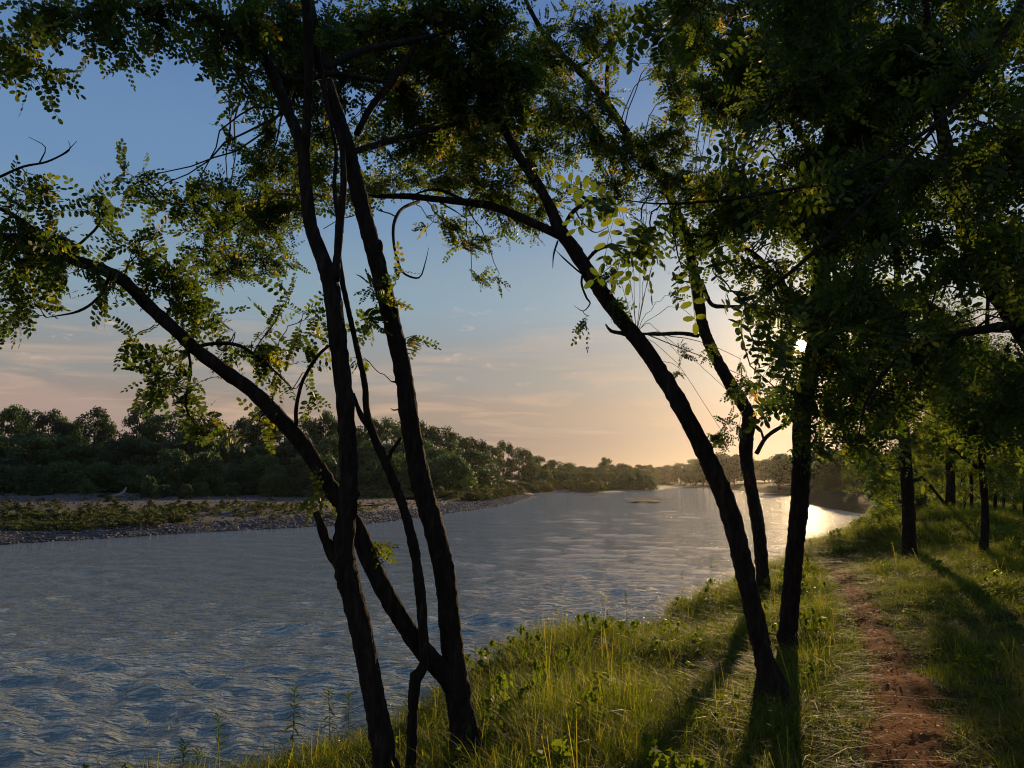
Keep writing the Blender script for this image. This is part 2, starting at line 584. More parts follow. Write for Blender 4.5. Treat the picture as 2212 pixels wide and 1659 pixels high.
def build_path():
    n = 17
    P = PATH[:, :2]
    t = np.gradient(P, axis=0); t /= np.linalg.norm(t, axis=1)[:, None]
    nr = np.stack([t[:, 1], -t[:, 0]], -1)
    g = np.random.default_rng(3)
    W = PATH[:, 3] * .5 * (1 + g.normal(0, .10, len(P)))
    W2 = PATH[:, 3] * .5 * (1 + g.normal(0, .10, len(P)))
    s = np.linspace(-1, 1, n)
    off = np.where(s[None] < 0, s[None] * W[:, None], s[None] * W2[:, None])
    XY = P[:, None] + off[..., None] * nr[:, None]
    Z = ground_z(XY[..., 0], XY[..., 1]) + .03 * (1 - s[None] ** 2) ** .5 - .006 + .35 * wob(XY[..., 0], XY[..., 1], [(.45, .02), (.22, .014)]) + g.normal(0, .005, off.shape)
    V = np.concatenate([XY, Z[..., None]], -1).reshape(-1, 3)
    m = len(P)
    i = (np.arange(m - 1)[:, None] * n + np.arange(n - 1)[None]).ravel()
    q = np.stack([i, i + 1, i + n + 1, i + n], -1)
    tag(link('path', mk_mesh('path', V, q.ravel(), np.full(len(q), 4), PATHM, smooth=True)), 'narrow trodden earth footpath along the grassy bank', kind='structure')


build_path()


def path_clear(X, Y, k=1.0):
    d = np.full(X.shape, 1e9); w = np.zeros(X.shape)
    for r in PATH[::4]:
        q = np.hypot(X - r[0], Y - r[1])
        m = q < d
        d = np.where(m, q, d); w = np.where(m, r[3] * .5, w)
    return d - w * k


# ------------------------------------------------------------------ foliage pieces
def leaf_pattern(pairs, seed, fold=.0, detail=6, width=.125, length=.195):
    """A pinnate leaf of unit length along +x, leaflets in the xy plane."""
    g = np.random.default_rng(seed)
    V, Fa, C, TO = [], [], [], []

    def leaflet(o, ang, L, W, tilt):
        a = np.linspace(0, 2 * math.pi, detail, endpoint=False)
        xx = (.5 - .5 * np.cos(a)) * L; yy = np.sin(a) * W * .5
        zz = tilt * yy - .12 * xx * xx / L
        ca, sa = math.cos(ang), math.sin(ang)
        b = sum(len(v) for v in V)
        V.append(np.stack([o[0] + xx * ca - yy * sa, o[1] + xx * sa + yy * ca, o[2] + zz], -1))
        Fa.append(np.arange(detail) + b); C.append(detail)
        q = g.random()
        TO.append(np.full(detail, g.normal(0, .07) + (.45 if q < .003 else (.16 if q < .03 else 0))))

    def rz(t):
        return -.22 * t * t

    n = 4
    ts = np.linspace(-.12, 1, n)
    rib = np.array([[t, s * .0065, rz(t)] for t in ts for s in (-1, 1)])
    V.append(rib); TO.append(np.zeros(2 * n))
    for i in range(n - 1):
        Fa.append(np.array([2 * i, 2 * i + 1, 2 * i + 3, 2 * i + 2])); C.append(4)
    for k in range(pairs):
        t = .10 + .80 * k / (pairs - 1)
        sz = (.8 + .3 * math.sin(math.pi * (k + .8) / pairs)) * g.uniform(.85, 1.1)
        for s in (-1, 1):
            if g.random() < .05:
                continue
            leaflet((t + g.normal(0, .008), s * .012, rz(t)), s * (math.radians(72) + g.normal(0, .16)), length * sz, width * sz, s * g.normal(-.15, .35))
    leaflet((.985, 0, rz(1)), g.normal(0, .12), length, width, 0)
    return np.concatenate(V), np.concatenate(Fa), np.array(C), np.concatenate(TO)


def instance_np(patterns, M, pick, tints):
    """Joined copies of patterns: M (n,3,4) matrices. Returns verts, loops, counts, tint."""
    vs_, fs, cs, ts = [], [], [], []
    off = 0
    for k, pat in enumerate(patterns):
        v, f, c = pat[:3]
        to = pat[3] if len(pat) > 3 else np.zeros(len(v))
        idx = np.where(pick == k)[0]
        if not len(idx):
            continue
        m = M[idx]
        V = np.einsum('nij,vj->nvi', m[:, :, :3], v) + m[:, None, :, 3]
        vs_.append(V.reshape(-1, 3))
        fs.append((f[None] + (np.arange(len(idx)) * len(v))[:, None] + off).ravel())
        cs.append(np.tile(c, len(idx)))
        ts.append(np.clip((tints[idx][:, None] + to[None]), 0, 1).ravel())
        off += len(idx) * len(v)
    return np.concatenate(vs_), np.concatenate(fs), np.concatenate(cs), np.concatenate(ts)


def frames(T, g, flat=.0):
    """Right-handed frames with x along T and a random roll (flat pulls the normal up)."""
    n = g.normal(0, 1, T.shape); n[:, 2] += flat
    n -= (n * T).sum(1)[:, None] * T
    n /= np.linalg.norm(n, axis=1)[:, None] + 1e-9
    s = np.cross(n, T)
    return np.stack([T, s, n], -1)


LEAVES_OVAL = [leaf_pattern(p, 10 + p + q * 7) for p in (5, 6, 7, 8) for q in range(2)]
LEAVES_LARGE = [leaf_pattern(p, 60 + p + k, width=.115, length=.225, detail=7) for k, p in enumerate((4, 5, 6, 5, 6))]
LEAVES_FAR = [leaf_pattern(p, 80 + p, width=.14, length=.22, detail=4) for p in (4, 5)]
PART_LEAF = {}
LEAF_K = 1.15


def part_leaf(kind, pats, k, tq):
    """Shared mesh of one leaf for the leaves that are objects of their own."""
    key = (kind, k, tq)
    if key not in PART_LEAF:
        v, f, c, to = pats[k]
        PART_LEAF[key] = mk_mesh('leaf', v, f, c, LEAF, np.clip((tq + .5) / 8 + to, 0, 1))
    return PART_LEAF[key]


def sun_gap(p, d, L):
    """True for a leaf that would hang across the gap through which the sun shows."""
    for u in (0, .5, 1):
        q = p + d * (L * u) - EYE
        q = q / np.linalg.norm(q)
        if np.dot(q, SDV) > .999945:
            return True
    return False


EYE = np.array([0, 0, H]); SDV = np.array(SDIR)


class Tree:
    """A thing with trunk, branch, twigs, leaf and crown parts. Nodes are (x, y, depth, radius in the same units as x)."""

    def __init__(s, name, label, cat, root, group=None, leaf_len=.2, pats='oval', n_parts=240, lush=1.0):
        s.o = empty(name, root, label, cat, group)
        s.root = Vector(root)
        s.limbs = []
        s.twigs = MB()
        s.T, s.P, s.L, s.tint = [], [], [], []
        s.leaf_len = leaf_len
        s.kind = pats
        s.pats = {'oval': LEAVES_OVAL, 'large': LEAVES_LARGE, 'far': LEAVES_FAR}[pats]
        s.n_parts = n_parts
        s.lush = lush
        s.seed = rnd.randrange(10 ** 6)
        s.g = np.random.default_rng(s.seed)

    def limb(s, nodes, name='branch', sides=10, rough=.07, step=.05, world_nodes=False, to_ground=False):
        rough *= 1.5 if name in ('trunk', 'limb') else 1.2
        sides += 8 if name == 'trunk' else 0
        rows = []
        for n in nodes:
            if world_nodes:
                rows.append(n)
            else:
                p = px(n[0], n[1], n[2]); rows.append((p.x, p.y, p.z, .94 * n[3] * n[2] / F))
        if to_ground:
            x, y, z, r = rows[0]
            zg = gz(x, y)
            if z > zg - .1:
                rows[0] = (x, y, max(z, zg + .05), r * 1.12)
                rows.insert(0, (x + .01, y, zg - .12, r * 2.1))
        if name in ('branch', 'bare_branch'):
            rows[-1] = (*rows[-1][:3], rows[-1][3] * .4)
        C = spline(rows, step)
        mb = MB()
        mb.tube(C[:, :3], C[:, 3], sides, rough, s.seed + len(s.limbs))
        me = mb.mesh(name, BARK, smooth=True)
        me.transform(Matrix.Translation(-s.root))
        o = link(name, me, s.o)
        s.limbs.append(C)
        return o

    def _twig(s, a, b, r0, r1, sag=0.0, n=6, wobble=.06):
        a = np.asarray(a, float); b = np.asarray(b, float)
        t = np.linspace(0, 1, n)[:, None]
        L = np.linalg.norm(b - a)
        P = a + (b - a) * t
        P[:, 2] += (np.sin(t[:, 0] * math.pi) * sag * L)
        bow = s.g.normal(0, .12 * min(L, .9), 3)
        P += np.sin(t * math.pi) * bow
        P[1:-1] += s.g.normal(0, wobble * min(L, .45), (n - 2, 3)) * .5
        s.twigs.tube(P, np.linspace(r0, r1, n), 3 if r0 < .006 else 5, 0, cap=False)
        return P

    def clump(s, x, y, rx, ry, d, c, bare=0, source=None, tint=None, depth_k=1.0):
        """Leafy spray: an ellipsoid of twigs and leaves carried by a branch from the nearest limb."""
        g = s.g
        ctr = np.array(px(x, y, d))
        Rx, Ry = rx * d / F, ry * d / F
        Rz = depth_k * .5 * (Rx + Ry)
        if source is None:
            best = None
            for C in s.limbs:
                q = np.linalg.norm(C[:, :3] - ctr, axis=1)
                q = q + .2 * np.maximum(0, C[:, 2] - ctr[2] + .2)
                k = int(np.argmin(q))
                if best is None or q[k] < best[0]:
                    best = (q[k], C[k])
            src = best[1][:3]; r0 = min(.011, best[1][3] * .5, .004 + .0035 * best[0])
        else:
            src = np.array(source); r0 = .010
        end = ctr + g.normal(0, .25, 3) * [Rx, Rz, Ry]
        B = s._twig(src, end, max(r0, .004), .0035, sag=.10, n=8, wobble=.07)
        L = s.leaf_len
        n_leaf = max(3, int(LEAF_K * s.lush * c * math.pi * Rx * Ry / (.14 * L * L)))
        per = 7
        n_tw = max(1, n_leaf // per)
        for _ in range(n_tw):
            q = g.normal(0, 1, 3); q /= np.linalg.norm(q)
            q *= g.random() ** .42
            tip = ctr + q * [Rx, Rz, Ry]
            a = B[2 + int(np.argmin(np.linalg.norm(B[2:] - tip, axis=1) + g.random(6) * .12))]
            T = s._twig(a, tip, .003, .0012, sag=.05, n=5)
            k = per + int(g.integers(-2, 3))
            tt = np.linspace(.3, 1, k)
            for j, u in enumerate(tt):
                f = u * 4; i0 = min(3, int(f)); p = T[i0] + (T[i0 + 1] - T[i0]) * (f - i0)
                td = T[min(4, i0 + 1)] - T[i0]; td = td / (np.linalg.norm(td) + 1e-9)
                side = np.cross(td, g.normal(0, 1, 3)); side /= np.linalg.norm(side) + 1e-9
                dr = .45 * td + .8 * side + np.array([0, 0, -.38]) + g.normal(0, .18, 3)
                if j == k - 1:
                    dr = td + [0, 0, -.2]
                dr /= np.linalg.norm(dr)
                if sun_gap(p, dr, L):
                    continue
                if tint is not None:
                    tn = np.clip(g.normal(tint, .12), 0, 1)
                else:
                    r = g.random() * (1 if s.kind != 'far' else .99)
                    tn = g.uniform(.35, .72) if s.kind == 'far' else g.uniform(.1, .55) if r < .80 else (g.uniform(.5, .78) if r < .99 else g.uniform(.8, .95))
                s.P.append(p); s.T.append(dr); s.L.append(L * g.uniform(.65, 1.15)); s.tint.append(min(tn, .66) if s.kind == 'large' else tn)
        for _ in range(bare):
            q = g.normal(0, 1, 3); q /= np.linalg.norm(q)
            s._twig(B[5], ctr + q * [Rx, Rz, Ry] * 1.25, .0025, .001, sag=.08, n=6, wobble=.12)

    def finish(s):
        if s.twigs.n:
            me = s.twigs.mesh('twigs', TWIG, smooth=True)
            me.transform(Matrix.Translation(-s.root))
            o = link('twigs', me, s.o); o['kind'] = 'stuff'
        if not s.P:
            return
        P = np.array(s.P); T = np.array(s.T); L = np.array(s.L); tint = np.array(s.tint)
        R = frames(T, s.g, .25)
        M = np.concatenate([R * L[:, None, None], (P - np.array(s.root))[:, :, None]], -1)
        pick = s.g.integers(0, len(s.pats), len(P))
        # leaves that show largest in the picture become objects of their own
        rel = P - np.array([0, 0, H])
        dep = rel[:, 1] * CP + rel[:, 2] * SP
        X = rel[:, 0] / np.maximum(dep, .1) * F + CX
        Y = CY - (-rel[:, 1] * SP + rel[:, 2] * CP) / np.maximum(dep, .1) * F
        inside = (dep > .5) & (X > -20) & (X < 2232) & (Y > -20) & (Y < 1680)
        size = np.where(inside, L / np.maximum(dep, .1) * F, 0)
        big = np.zeros(len(P), bool)
        if s.n_parts:
            o = np.argsort(-size)[:s.n_parts]
            big[o[size[o] > 21]] = True
        for i in np.where(big)[0]:
            me = part_leaf(s.kind, s.pats, int(pick[i]), int(min(7, tint[i] * 8)))
            o = link('leaf', me, s.o)
            m = M[i]
            o.matrix_basis = Matrix([[*m[0]], [*m[1]], [*m[2]], [0, 0, 0, 1]])
        k = ~big
        if not k.any():
            return
        v, f, c, t = instance_np(s.pats, M[k], pick[k], tint[k])
        o = link('crown', mk_mesh('crown', v, f, c, LEAF, t), s.o)
        o['kind'] = 'stuff'


# ------------------------------------------------------------------ the trees on the near bank
def on_ground(x, y, z0=2.1):
    z = z0
    for _ in range(8):
        p = gp(x, y, z); z = gz(p.x, p.y)
    return Vector((p.x, p.y, z))


GRP = 'locust trees on the near bank'


def at_depth(x, d):
    """Ground point d metres ahead along the view, at angle x."""
    X = (x - CX) / F * d
    Y = d
    for _ in range(5):
        z = gz(X, Y)
        Y = (d - (z - H) * SP) / CP
    return Vector((X, Y, z))


# --- slender forked tree standing nearest the water's edge
ta = Tree('locust_tree', 'dark slender tree with a sawn-off stub at its low fork', 'tree', at_depth(842, 4.55), GRP, .195, lush=1.35)
ta.limb([(838, 1700, 4.5, 33), (825, 1600, 4.5, 27), (803, 1480, 4.52, 25), (775, 1340, 4.55, 25), (748, 1240, 4.58, 27), (742, 1175, 4.6, 24), (752, 1080, 4.62, 21), (752, 980, 4.65, 20.5),
         (743, 850, 4.7, 20), (728, 720, 4.75, 19), (716, 625, 4.8, 19), (703, 575, 4.82, 17), (672, 490, 4.9, 15), (660, 400, 4.95, 14), (652, 320, 5.0, 13.5), (622, 240, 5.1, 13), (585, 150, 5.2, 12), (548, 80, 5.3, 11), (535, 0, 5.4, 9), (515, -110, 5.5, 6), (480, -200, 5.6, 3)], 'trunk', 14, .06, .035, to_ground=True)
ta.limb([(735, 1215, 4.6, 17), (716, 1190, 4.6, 12), (702, 1160, 4.58, 11), (690, 1125, 4.56, 9), (682, 1106, 4.55, 7.5)], 'stub', 10, .12, .03)
ta.limb([(722, 605, 4.8, 13), (728, 560, 4.85, 9), (735, 490, 4.9, 8), (742, 400, 4.95, 7.5), (735, 300, 5.0, 6), (706, 230, 5.1, 5), (690, 100, 5.2, 4)], step=.04)
ta.limb([(658, 345, 5, 11), (664, 240, 4.95, 10), (668, 120, 4.9, 10.5), (664, 40, 4.85, 11), (655, -60, 4.8, 11), (640, -180, 4.8, 6)], step=.04)
ta.limb([(640, 900 + 20, 4.85, 5), (640, 880, 4.85, 4.5), (655, 820, 4.85, 4), (690, 765, 4.8, 4), (728, 735, 4.75, 4)], step=.03, name='branch')
ta.limb([(590, 150, 5.2, 8), (640, 175, 5.3, 8), (720, 160, 5.4, 7), (790, 170, 5.5, 6), (850, 180, 5.7, 5)], step=.04)
ta.limb([(560, 110, 5.2, 7), (450, 30, 5, 6), (330, -20, 4.8, 5), (200, -40, 4.6, 4), (60, -30, 4.4, 3)], step=.04)
for cl in [(70, 135, 70, 62, 4.2, 1.6), (20, 80, 35, 70, 4.4, 1.3), (110, 25, 100, 40, 4.5, 1.9), (240, 40, 110, 52, 4.6, 2.4), (340, 20, 110, 50, 5, 2.2), (298, 125, 36, 36, 5, .8), (360, 75, 40, 40, 5, 1.2), (445, 110, 50, 60, 4.8, 1.6), (500, 50, 95, 62, 5, 2.6),
           (470, 155, 50, 26, 5, 1.4), (590, 50, 80, 80, 5.5, 2.2), (545, 190, 55, 50, 5.5, 1.7), (610, 170, 80, 70, 6, 1.9), (500, 285, 40, 25, 7, .9), (585, 280, 50, 50, 7, 1.4), (625, 340, 60, 60, 7.5, 1.8), (560, 365, 60, 45, 7.5, 1.6),
           (300, 385, 72, 32, 5.5, 1.2), (390, 432, 80, 42, 5.8, 1.7), (335, 440, 50, 22, 5.8, .9), (475, 440, 70, 60, 7.5, 1.6), (545, 470, 80, 70, 8.5, 1.5), (610, 430, 80, 80, 8.5, 1.8), (500, 560, 90, 55, 9, 1.2), (575, 560, 60, 60, 9, 1.0), (515, 610, 70, 20, 9, .6), (440, 520, 60, 40, 6, 1.2),
           (690, 250, 60, 70, 6.5, 1.8), (650, 80, 80, 70, 6, 1.5), (690, 400, 50, 60, 7, 1.6)]:
    ta.clump(*cl)
ta.finish()

# --- thick tree with the long low limb
tb = Tree('locust_tree', 'thick dark tree with a long limb arching low over the river', 'tree', at_depth(1008, 5.15), GRP, .2, n_parts=290, lush=1.3)
tb.limb([(1012, 1640, 5.1, 42), (1003, 1570, 5.12, 33), (990, 1500, 5.15, 29), (975, 1380, 5.2, 25), (962, 1250, 5.22, 24), (940, 1150, 5.25, 23.5), (912, 1050, 5.3, 23), (888, 930, 5.35, 21), (872, 810, 5.4, 20), (845, 690, 5.45, 19.5), (815, 570, 5.5, 19), (788, 470, 5.55, 18), (768, 390, 5.6, 17.5), (745, 300, 5.65, 17),
         (715, 210, 5.7, 16), (690, 120, 5.75, 14), (672, 30, 5.8, 12), (660, -60, 5.9, 9), (650, -180, 6, 5)], 'trunk', 16, .06, .035, to_ground=True)
tb.limb([(985, 1495, 5.15, 20), (950, 1445, 5.1, 21), (905, 1395, 5.05, 20.5), (850, 1310, 5.0, 20), (800, 1215, 4.98, 19.5), (775, 1150, 4.97, 19), (735, 1085, 4.95, 18.5), (690, 1015, 4.92, 18), (650, 955, 4.9, 17.5), (600, 900, 4.88, 17), (545, 845, 4.86, 16), (490, 805, 4.84, 15), (430, 760, 4.8, 14.5), (375, 710, 4.78, 14),
         (325, 665, 4.76, 13.5), (270, 610, 4.74, 13), (215, 580, 4.72, 13), (160, 562, 4.7, 12), (110, 535, 4.66, 11.5), (60, 518, 4.62, 10.5), (0, 510, 4.58, 10), (-90, 490, 4.5, 8), (-220, 440, 4.4, 4)], 'limb', 14, .06, .035)
tb.limb([(112, 535, 4.66, 8), (80, 505, 4.64, 7), (50, 480, 4.6, 6), (10, 455, 4.6, 5), (-60, 430, 4.5, 3)], step=.03)
tb.limb([(238, 592, 4.73, 4), (215, 640, 4.7, 3.6), (170, 672, 4.68, 3), (100, 686, 4.65, 2.4)], step=.03)
tb.limb([(140, 552, 4.68, 3.5), (180, 520, 4.7, 3), (215, 480, 4.7, 2.5), (205, 430, 4.7, 1.5)], step=.03)
tb.limb([(420, 752, 4.8, 4), (460, 742, 4.85, 4.5), (520, 748, 4.9, 4), (580, 790, 4.95, 3), (632, 840, 5, 2)], step=.03)
tb.limb([(400, 720, 4.8, 3), (412, 800, 4.82, 3), (402, 880, 4.85, 2.4), (440, 940, 4.9, 1.5)], step=.03)
tb.limb([(0, 382, 4.5, 3), (50, 360, 4.5, 2.6), (100, 350, 4.5, 2.2), (140, 330, 4.5, 1.6), (166, 305, 4.5, .9)], step=.03, name='bare_branch')
tb.limb([(85, 352, 4.5, 1.6), (98, 318, 4.5, 1.2), (62, 296, 4.5, .8)], step=.03, name='bare_branch')
tb.limb([(110, 347, 4.5, 1.6), (150, 325, 4.5, 1.2), (148, 305, 4.5, .8)], step=.03, name='bare_branch')
tb.limb([(-60, 410, 4.5, 4), (-20, 392, 4.5, 3.4), (4, 380, 4.5, 3)], step=.03, name='bare_branch')
tb.limb([(817, 560, 5.5, 7), (822, 530, 5.5, 6), (818, 520, 5.48, 5)], step=.03, name='knot')
tb.limb([(860, 826, 5.4, 4), (845, 824, 5.38, 3)], step=.02, name='bare_branch')
tb.limb([(862, 884, 5.4, 2), (850, 886, 5.38, 1.5), (844, 882, 5.36, 1)], step=.02, name='bare_branch')
tb.limb([(700, 150, 5.7, 9), (780, 110, 6, 8), (880, 90, 6.4, 7), (1000, 60, 6.8, 5)], step=.05)
tb.limb([(770, 290, 6.2, 7), (800, 235, 6.3, 8), (850, 170, 6.5, 8), (890, 110, 6.7, 7), (930, 30, 7, 5)], step=.05)
tb.limb([(725, 570, 5.6, 6), (735, 450, 5.8, 7), (760, 310, 6.2, 7)], step=.05)
tb.limb([(756, 330, 5.7, 8), (860, 300, 6.4, 7), (980, 270, 7, 6), (1080, 260, 7.4, 4)], step=.05)
for cl in [(40, 440, 50, 58, 4.6, 1.9), (30, 560, 60, 66, 4.6, 2.2), (60, 655, 66, 56, 4.6, 1.6), (15, 690, 25, 50, 4.6, .9), (110, 515, 90, 40, 4.7, 2.2), (185, 400, 28, 36, 4.7, 1.1), (90, 400, 45, 30, 4.7, 1.2), (210, 470, 50, 46, 4.7, 1.2), (150, 585, 60, 46, 4.6, 1.5), (232, 605, 46, 56, 4.7, .9), (290, 555, 70, 46, 4.8, 1.7),
           (345, 510, 22, 28, 4.8, 1.3), (352, 590, 60, 56, 4.8, 1.7), (300, 668, 36, 40, 4.8, 1.0), (390, 655, 70, 46, 4.9, 1.6), (440, 695, 50, 46, 4.9, 1.3), (292, 735, 25, 14, 4.8, 1.1), (350, 755, 60, 26, 4.8, 1.0), (290, 790, 36, 14, 4.8, 1.1), (370, 800, 60, 46, 4.9, 1.5), (330, 855, 46, 26, 4.9, 1.4), (410, 850, 66, 46, 5, 1.4), (470, 900, 56, 36, 5, 1.1),
           (425, 940, 40, 28, 5, 1.2, 0, None, .56), (490, 930, 46, 22, 5, .8, 0, None, .56), (545, 925, 46, 24, 5, .6, 0, None, .54), (500, 760, 60, 36, 5, 1.1), (570, 720, 56, 46, 5, 1.4), (622, 655, 30, 46, 5, 1.2), (665, 690, 50, 46, 5, 1.3), (590, 800, 60, 36, 5, 1.1), (692, 790, 36, 46, 5, .9), (655, 840, 36, 36, 5, .6), (690, 1078, 34, 28, 4.8, .7, 0, None, .58), (812, 1180, 14, 20, 5, .6, 0, None, .58),
           (800, 640, 36, 26, 5.3, 1.1), (868, 590, 28, 26, 5.3, 1.0), (850, 640, 36, 22, 5.3, .9), (768, 690, 28, 36, 5.3, .9), (890, 728, 16, 22, 5.3, .8), (800, 690, 30, 16, 5.3, .8), (775, 770, 22, 20, 5.3, .6),
           (700, 80, 70, 80, 6.4, 1.6), (760, 180, 60, 70, 6.5, 1.5), (800, 60, 110, 70, 7, 2.2), (920, 60, 110, 80, 7, 2.6), (1040, 50, 110, 70, 7, 2.6), (860, 150, 100, 60, 7, 2.4), (980, 150, 110, 70, 7, 2.8), (1090, 150, 90, 80, 7, 2.6), (900, 240, 100, 60, 7.5, 2.4), (1010, 240, 100, 60, 7, 2.8),
           (1100, 250, 70, 60, 7.5, 2.2, 0, None, .6), (830, 300, 70, 50, 8, 1.8), (930, 320, 90, 50, 8, 2.2), (1030, 330, 90, 50, 7, 2.4, 0, None, .56), (780, 420, 40, 50, 7, 1.4), (760, 90, 60, 60, 7, 1.8)]:
    tb.clump(*cl)
tb.finish()

# --- young forked stem
tc_ = Tree('locust_sapling', 'thin crooked dark sapling with a dead forked top between the two dark trees', 'tree', at_depth(887, 4.9), None, .16)
tc_.limb([(886, 1690, 4.85, 14), (890, 1600, 4.87, 12.5), (893, 1510, 4.88, 12), (899, 1462, 4.9, 14), (916, 1436, 4.92, 12), (914, 1370, 4.94, 11.5), (908, 1280, 4.96, 11.5), (893, 1180, 5, 11.5), (872, 1100, 5.02, 11), (850, 1040, 5.05, 10.5), (826, 985, 5.08, 10), (803, 930, 5.1, 9.5), (792, 890, 5.12, 7.5), (788, 830, 5.15, 7), (775, 770, 5.18, 6.5), (757, 690, 5.2, 6), (740, 610, 5.22, 6), (731, 545, 5.25, 6),
          (730, 480, 5.3, 5), (722, 400, 5.35, 4.5), (726, 330, 5.4, 4), (712, 250, 5.5, 3), (700, 150, 5.6, 2)], 'trunk', 10, .08, .03, to_ground=True)
tc_.limb([(800, 925, 5.1, 8), (785, 905, 5.1, 7), (774, 885, 5.08, 6), (768, 865, 5.06, 5), (762, 850, 5.05, 4.5)], 'dead_branch', 8, .1, .03)
tc_.limb([(836, 1000, 5.08, 6), (846, 975, 5.06, 5), (860, 955, 5.05, 4.5), (866, 945, 5.04, 3.5)], 'dead_branch', 8, .08, .03)
tc_.limb([(905, 435, 7.2, 4), (870, 450, 6.5, 4), (852, 480, 6, 4), (850, 520, 5.8, 3.6), (858, 560, 5.7, 3), (872, 590, 5.6, 2.6), (905, 600, 5.5, 2), (918, 570, 5.5, 1.5), (926, 535, 5.5, 1)], 'bare_branch', 6, .05, .03)
for cl in [(700, 330, 36, 50, 6, 1.2), (700, 480, 26, 40, 6.2, .8)]:
    tc_.clump(*cl)
tc_.finish()

# --- leaning tree, fork high up
te = Tree('locust_tree', 'tall tree leaning left with a wide fork high over the water', 'tree', on_ground(1662, 1462), GRP, .19)
te.limb([(1664, 1475, 5.9, 30), (1650, 1420, 5.92, 22), (1632, 1340, 5.95, 21), (1605, 1220, 6.0, 21.5), (1580, 1120, 6.05, 22), (1555, 1050, 6.1, 21), (1520, 975, 6.15, 20), (1485, 905, 6.2, 19.5), (1440, 825, 6.3, 19), (1390, 750, 6.4, 18), (1335, 680, 6.5, 17.5), (1285, 610, 6.6, 17), (1240, 540, 6.7, 16), (1208, 495, 6.75, 15), (1190, 450, 6.8, 12), (1160, 395, 6.9, 11), (1125, 345, 7, 10.5), (1095, 290, 7.1, 9), (1060, 200, 7.3, 7), (1040, 100, 7.5, 5), (1020, -40, 7.7, 3)], 'trunk', 16, .06, .04, to_ground=True)
te.limb([(1222, 515, 6.72, 11), (1180, 495, 6.8, 10), (1120, 468, 6.9, 9.5), (1060, 445, 7, 9), (1000, 436, 7.1, 8.5), (940, 430, 7.2, 7.5), (880, 424, 7.3, 7), (820, 424, 7.4, 5), (760, 420, 7.5, 3)], 'limb', 12, .05, .04)
te.limb([(1005, 436, 7.1, 4), (965, 415, 7.15, 3.6), (930, 410, 7.2, 3), (880, 425, 7.3, 2)], step=.03)
te.limb([(1215, 500, 6.75, 5), (1232, 465, 6.7, 5), (1262, 440, 6.6, 5.5), (1300, 432, 6.4, 5), (1340, 425, 6.2, 4)], step=.03)
te.limb([(1290, 430, 6.5, 4.5), (1258, 425, 6.5, 4), (1255, 392, 6.5, 3.5)], step=.03, name='bare_branch')
te.limb([(1270, 560, 6.65, 4), (1290, 540, 6.6, 4), (1325, 530, 6.5, 3.4), (1360, 535, 6.4, 2)], step=.03)
te.limb([(1240, 450, 6.6, 1.6), (1258, 480, 6.5, 1.5), (1285, 502, 6.4, 1.3), (1315, 490, 6.3, 1)], step=.03, name='bare_branch')
te.limb([(1275, 600, 6.6, 2.6), (1255, 590, 6.6, 2.2), (1220, 560, 6.5, 1.8), (1200, 540, 6.5, 1.3)], step=.03, name='bare_branch')
te.limb([(1265, 575, 6.6, 2.8), (1256, 610, 6.6, 2.6), (1268, 645, 6.6, 2.2), (1275, 655, 6.6, 1.8), (1260, 672, 6.6, 1.2), (1240, 660, 6.6, .8)], step=.03, name='bare_branch')
te.limb([(1205, 520, 6.7, 2.4), (1196, 550, 6.7, 2), (1194, 580, 6.7, 1.3)], step=.03, name='bare_branch')
te.limb([(1385, 740, 6.4, 5), (1350, 722, 6.4, 4.5), (1320, 715, 6.4, 4), (1308, 700, 6.4, 3)], step=.03, name='bare_branch')
for cl in [(960, 470, 60, 36, 8.5, 1.2), (1008, 535, 56, 40, 8.5, 1.2), (1020, 598, 36, 22, 8.5, 1.1), (1075, 590, 26, 20, 8.5, 1.0), (1125, 480, 66, 46, 8.5, 1.4), (1180, 435, 60, 36, 8, 1.2), (1085, 400, 80, 46, 7, 2.0, 0, None, .54), (1000, 395, 90, 36, 8, 2.0), (885, 385, 80, 36, 8.5, 1.8), (810, 400, 46, 40, 8.5, 1.6), (1060, 440, 80, 36, 8, 1.3), (1240, 420, 50, 40, 7.0, 1.0), (1160, 330, 80, 60, 7.6, 1.8), (1270, 690, 26, 18, 6.6, .9), (1345, 585, 40, 26, 6.4, .8), (1330, 640, 26, 18, 6.45, .6)]:
    te.clump(*cl)
te.finish()

# --- bent tree farther along
tf = Tree('locust_tree', 'slim tree with a bent trunk standing behind the leaning one', 'tree', on_ground(1649, 1296), GRP, .2)
DF = (tf.o.location.y) * CP + (tf.o.location.z - H) * SP
tf.limb([(1650, 1305, DF, 20), (1647, 1240, DF, 15), (1638, 1140, DF, 14.5), (1622, 1050, DF, 14), (1611, 975, DF, 15), (1618, 910, DF - .1, 15), (1612, 885, DF - .1, 15), (1578, 830, DF - .15, 14), (1545, 770, DF - .2, 13), (1520, 710, DF - .3, 12.5), (1508, 640, DF - .3, 12), (1498, 580, DF - .4, 11.5), (1478, 500, DF - .5, 10.5), (1440, 410, DF - .6, 10), (1395, 340, DF - .7, 10), (1352, 285, DF - .8, 9.5), (1312, 225, DF - .9, 9), (1262, 165, DF - 1, 8), (1195, 100, DF - 1.2, 7), (1150, 30, DF - 1.3, 5), (1100, -80, DF - 1.4, 3)], 'trunk', 14, .06, .05, to_ground=True)
tf.limb([(1312, 225, DF - .9, 5), (1312, 150, DF - .9, 5), (1330, 90, DF - .9, 4.6), (1365, 40, DF - .9, 4.2), (1420, -10, DF - 1, 3)], step=.05)
tf.limb([(1160, 175, DF - 1.1, 4), (1230, 150, DF - 1, 4.4), (1290, 120, DF - 1, 4.6), (1350, 45, DF - 1, 4.4)], step=.05)
